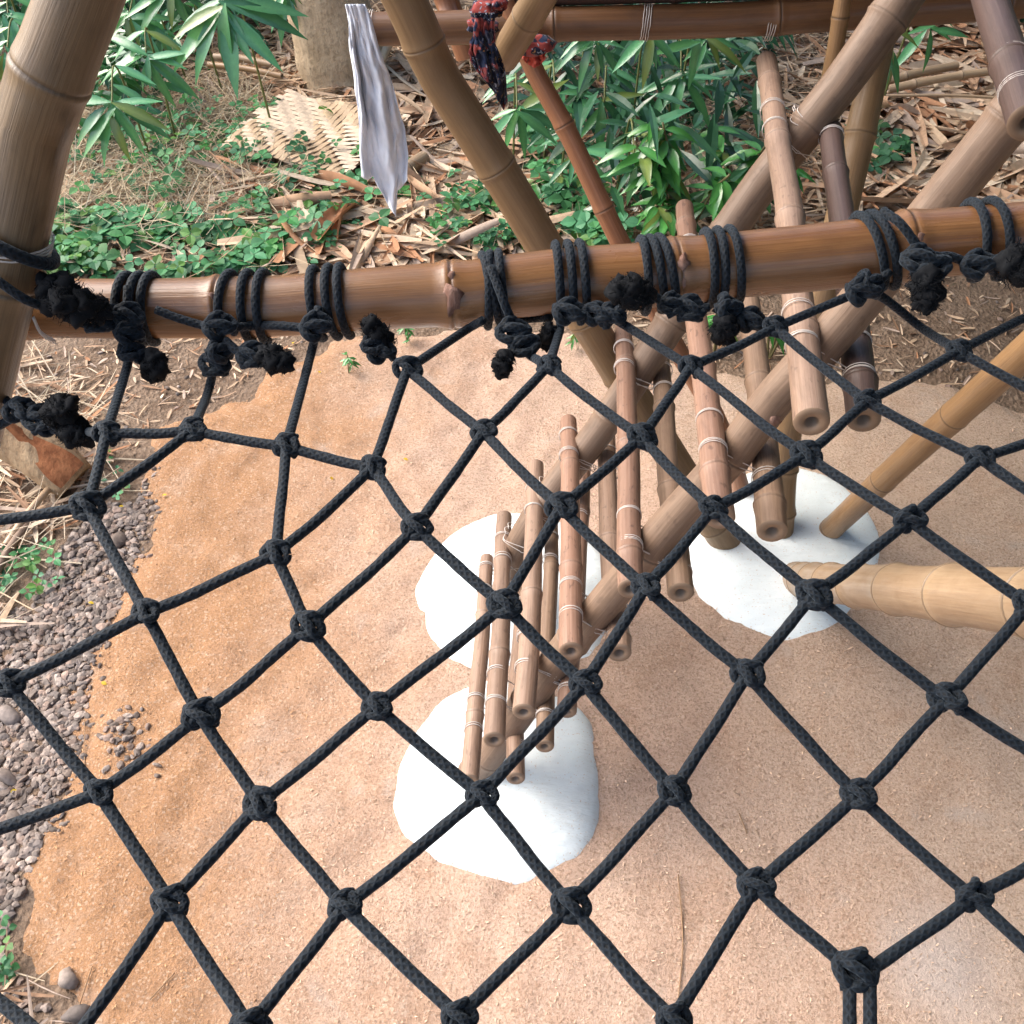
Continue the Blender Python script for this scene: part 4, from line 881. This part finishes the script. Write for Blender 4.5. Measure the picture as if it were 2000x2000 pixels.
# leaf mass of the thicket behind
thick = MB(); thick.sm = False
def mass(poly, n, z0, z1, L=(.12, .24), k=3, wide=None):
    for i in range(n):
        x, y = sample(poly); z = random.uniform(z0, z1); a = random.uniform(0, 6.28)
        vs, fs = leaf_pts(Vector((x, y, z)), Vector((math.cos(a), math.sin(a) - .3, random.uniform(-.9, .1))), Vector((random.gauss(0, .3), -.3, 1)), random.uniform(*L), wide or random.uniform(.028, .055), .2, .25); thick.mesh(vs, fs, green(random.choice((k, k, 0)), .45, 1.15))
mass(poly_w([(-100, 150), (560, 110), (560, -60), (-200, -60)]), 1900, .05, .9, k=0); mass(poly_w([(130, 330), (330, 250), (430, 120), (130, 120)]), 260, .05, .4, k=1); mass(poly_w([(1020, 300), (1180, 470), (1440, 480), (1500, 60), (1050, 60)]), 620, .05, .6, (.16, .3), k=3)
mass([(-6, 7.2), (5, 7.2), (6, 10), (-7, 10)], 2500, .2, 2.2, (.2, .4)); mass([(-7, 7.8), (6, 7.8), (7, 11), (-8, 11)], 4500, 1.0, 6.0, (.4, .8), 3, .14); mass([(3.4, -3), (5.6, -3), (5.6, 8), (3.4, 8)], 5500, .1, 5.5, (.4, .8), 3, .14); mass(poly_w([(1640, 110), (2000, 90), (2000, -40), (1640, -40)]), 200, .1, .6)  # tall back and right leaf walls added out of view to block sky light
tag(thick.build('bamboo_thicket', M['leaf']), 'dark mass of bamboo leaves in the shade behind the structure, with added unseen leaf walls', 'thicket', None, 'stuff')
def shrub(px, py, h, nl, L, label, spread, kind='broad', rows=6):
    g = Gd(px, py); root = empty('leafy_shrub', (g.x, g.y, gz(g.x, g.y)), label, 'shrub')
    for s in range(rows):
        a = random.uniform(0, 6.28); tip = Vector((g.x + math.cos(a) * spread * random.uniform(.3, 1), g.y + math.sin(a) * spread * .8, gz(g.x, g.y) + h * random.uniform(.45, 1)))
        mb = MB(); P = smooth([Vector((g.x, g.y, gz(g.x, g.y) - .02)), Vector((g.x, g.y, gz(g.x, g.y))).lerp(tip, .6) + Vector((0, 0, .06)), tip], 6); mb.tube(P, min(.005, h * .035), 6, col=(.16, .14, .06, 1)); mb.build('stem', M['cover'], root)
        for i in range(nl):
            t = random.uniform(.4, 1); p = P[int(t * (len(P) - 1))]; b = random.uniform(0, 6.28)
            put_leaf(root, p, Vector((math.cos(b), math.sin(b) - .2, random.uniform(-.5, .3))), Vector((random.gauss(0, .2), -.35, .9)), L * random.uniform(.7, 1.15), kind)
    return root
random.seed(44)
shrub(1325, 500, .62, 17, .145, 'bright green broad leaved shrub behind the ladder', .28, rows=8); shrub(1440, 430, .5, 14, .14, 'broad leaved shrub half hidden by the far ladder pole', .22, rows=5)
shrub(1500, 700, .22, 7, .10, 'small green plant behind the ladder rungs, below the rail', .1, rows=3); shrub(1395, 690, .16, 5, .08, 'tiny green plant below the rail, left among the ladder rungs', .08, rows=2)
shrub(1080, 395, .15, 6, .1, 'small lobed green plant at the foot of the thicket, by the thick post', .14, rows=4)
for (x, y, lb) in ((682, 742, 'tiny green weed growing in the orange sand'), (795, 685, 'tiny weed just below the rail left of the middle lashing'), (1128, 697, 'tiny weed at the sand\'s edge left of the ladder')): shrub(x, y, .03, 6, .035, lb, .03, rows=3)
# ------------------------------------------------------------------ gravel, stones, petals, husks
random.seed(55)
import bmesh
bm = bmesh.new(); bmesh.ops.create_icosphere(bm, subdivisions=2, radius=1); IV = [v.co.copy() for v in bm.verts]; IF = [[v.index for v in f.verts] for f in bm.faces]; bm.free()
bm = bmesh.new(); bmesh.ops.create_icosphere(bm, subdivisions=2, radius=1); IV2 = [v.co.copy() for v in bm.verts]; IF2 = [[v.index for v in f.verts] for f in bm.faces]; bm.free()
def pebble(mb, x, y, s, fine=False):
    az = Matrix.Rotation(random.uniform(0, 6.28), 3, 'Z') @ Matrix.Rotation(random.gauss(0, .35), 3, 'X'); sc = Vector((random.uniform(.8, 1.4), random.uniform(.7, 1.05), random.uniform(.35, .65))) * s; o = Vector((random.uniform(0, 99), 0, 0))
    b = random.uniform(.6, 1.35); c = random.choice(((.22, .175, .15), (.29, .235, .2), (.17, .14, .125), (.25, .18, .145), (.15, .115, .095))); z = gz(x, y) + sc.z * random.uniform(.2, .8)
    vs = [az @ Vector((v.x * sc.x, v.y * sc.y, v.z * sc.z)) * (1 + .45 * noise.noise(v * 1.1 + o) + .25 * noise.noise(v * 2.2 + o)) + Vector((x, y, z)) for v in (IV2 if fine else IV)]
    mb.mesh(vs, IF2 if fine else IF, (c[0] * b, c[1] * b, c[2] * b, 1))
GRAV = poly_w([(200, 990), (285, 985), (285, 1035), (262, 1090), (235, 1190), (190, 1270), (168, 1330), (150, 1450), (95, 1640), (50, 1740), (0, 1850), (-260, 1900), (-260, 1250), (60, 1180), (110, 1090)])
gm = MB(); gm.sm = False
for i in range(4800):
    x, y = sample(GRAV); pebble(gm, x, y, random.uniform(.005, .0145))
BL = SANDP[5:14]
for i in range(240):
    k = random.randrange(len(BL) - 1); t = random.random(); pebble(gm, BL[k][0] + (BL[k + 1][0] - BL[k][0]) * t + abs(random.gauss(0, .022)), BL[k][1] + (BL[k + 1][1] - BL[k][1]) * t + random.gauss(0, .03), random.uniform(.003, .010))
for i in range(60):
    g = Gd(random.gauss(245, 35), random.gauss(1450, 30)); pebble(gm, g.x, g.y, random.uniform(.005, .012))
for i in range(120):
    x, y = sample(LIT5); pebble(gm, x, y, random.uniform(.005, .014))
for i in range(110):
    x, y = sample(SOILL if i % 2 else SOILR); pebble(gm, x, y, random.uniform(.004, .010))
tag(gm.build('gravel', M['stone']), 'grey brown pebbles along the sand\'s left edge', 'gravel', None, 'stuff')
def stone(px, py, s, label):
    g = Gd(px, py); mb = MB(); pebble(mb, g.x, g.y, s, True); tag(mb.build('stone', M['stone'], None, (g.x, g.y, gz(g.x, g.y))), label, 'stone')
stone(138, 1922, .03, 'smooth grey stone lying on the sand in the bottom left corner'); stone(235, 1062, .026, 'largest grey stone at the gravel\'s upper end by the sand'); stone(12, 1520, .032, 'large pale stone at the left edge among the gravel'); stone(572, 707, .016, 'white pebble just below the rail, left'); stone(152, 1985, .022, 'small stone at the very bottom left edge'); stone(20, 1400, .03, 'dark stone in the gravel at the left edge'); stone(28, 1600, .028, 'round pale stone in the gravel at the left edge')
def petal(px, py, label, col=(.62, .42, .03), s=.012):
    g = Gd(px, py); mb = MB(); vs, fs = leaf_pts((g.x, g.y, gz(g.x, g.y) + .008), Vector((random.uniform(-1, 1), random.uniform(-1, 1), 0)), (random.gauss(0, .3), random.gauss(0, .3), 1), s * 1.5, s, .2, .3); mb.mesh(vs, fs, (*col, 1))
    tag(mb.build('fallen_petal', M['cover'], None, (g.x, g.y, gz(g.x, g.y))), label, 'petal', 'yellow fallen petals on the sand')
for (x, y, lb) in ((330, 981, 'yellow petal on the orange sand right of the gravel\'s top'), (235, 995, 'yellow petal beside the gravel\'s top end'), (627, 744, 'yellow petal on the sand below the third lashing'), (790, 916, 'yellow petal on the sand in the net\'s middle left'), (650, 955, 'yellow petal on the sand beside a rope left of centre'), (203, 1342, 'yellow petal on the sand\'s left edge'), (35, 1546, 'yellow petal lying among the left gravel'), (175, 1182, 'pale yellow petal among the upper gravel'), (100, 751, 'yellow petal on grey soil under the rail\'s left end'), (573, 680, 'yellow petal just under the rail')): petal(x, y, lb)
petal(1632, 1935, 'orange leaf scrap on the sand by the doubled rope', (.5, .17, .04), .014)
for pts, lb in (([(1440, 1600), (1455, 1640)], 'thin dry stem on the sand below the right footing'), ([(1322, 1720), (1330, 1850), (1322, 1960)], 'long thin dry stem on the sand at bottom centre right'), ([(168, 1410), (169, 1510)], 'thin dry stem on sand beside the left gravel'), ([(300, 1965), (350, 1915)], 'thin dark twig on the sand at bottom left'), ([(150, 1995), (190, 1900)], 'pale straw in the bottom left corner')):
    W = [Gd(*p) for p in pts]; W = [Vector((p.x, p.y, gz(p.x, p.y) + .006)) for p in W]; mb = MB(); P = smooth(W, 8); mb.tube(P, .0016, 5, col=(.3, .19, .11, 1)); tag(mb.build('straw', M['litter'], None, W[0]), lb, 'straw')
hv = MB(); hv.sm = False
for i in range(32000):
    x, y = random.uniform(-1.25, 2.3), random.uniform(.55, 3.6)
    if abs(x) > .55 * (y * CS + H * SN) or not inside(SANDP, x, y): continue
    z = sand_z(x, y) + .003; a = random.uniform(0, 6.28); l = random.uniform(.0025, .006); d = Vector((math.cos(a), math.sin(a), random.gauss(0, .35))) * l; s = Vector((-math.sin(a), math.cos(a), random.gauss(0, .4))) * random.uniform(.0008, .0018); p = Vector((x, y, z))
    b = random.choice((.6, .75, .9, 1.05)); hv.face([p - d, p - s, p + d, p + s], (.60 * b, .43 * b, .31 * b, 1) if x > -.55 else (.48 * b, .27 * b, .14 * b, 1))
tag(hv.build('husks', M['husk']), 'fine straw coloured husk flakes spread over the sand', 'husk', None, 'stuff')
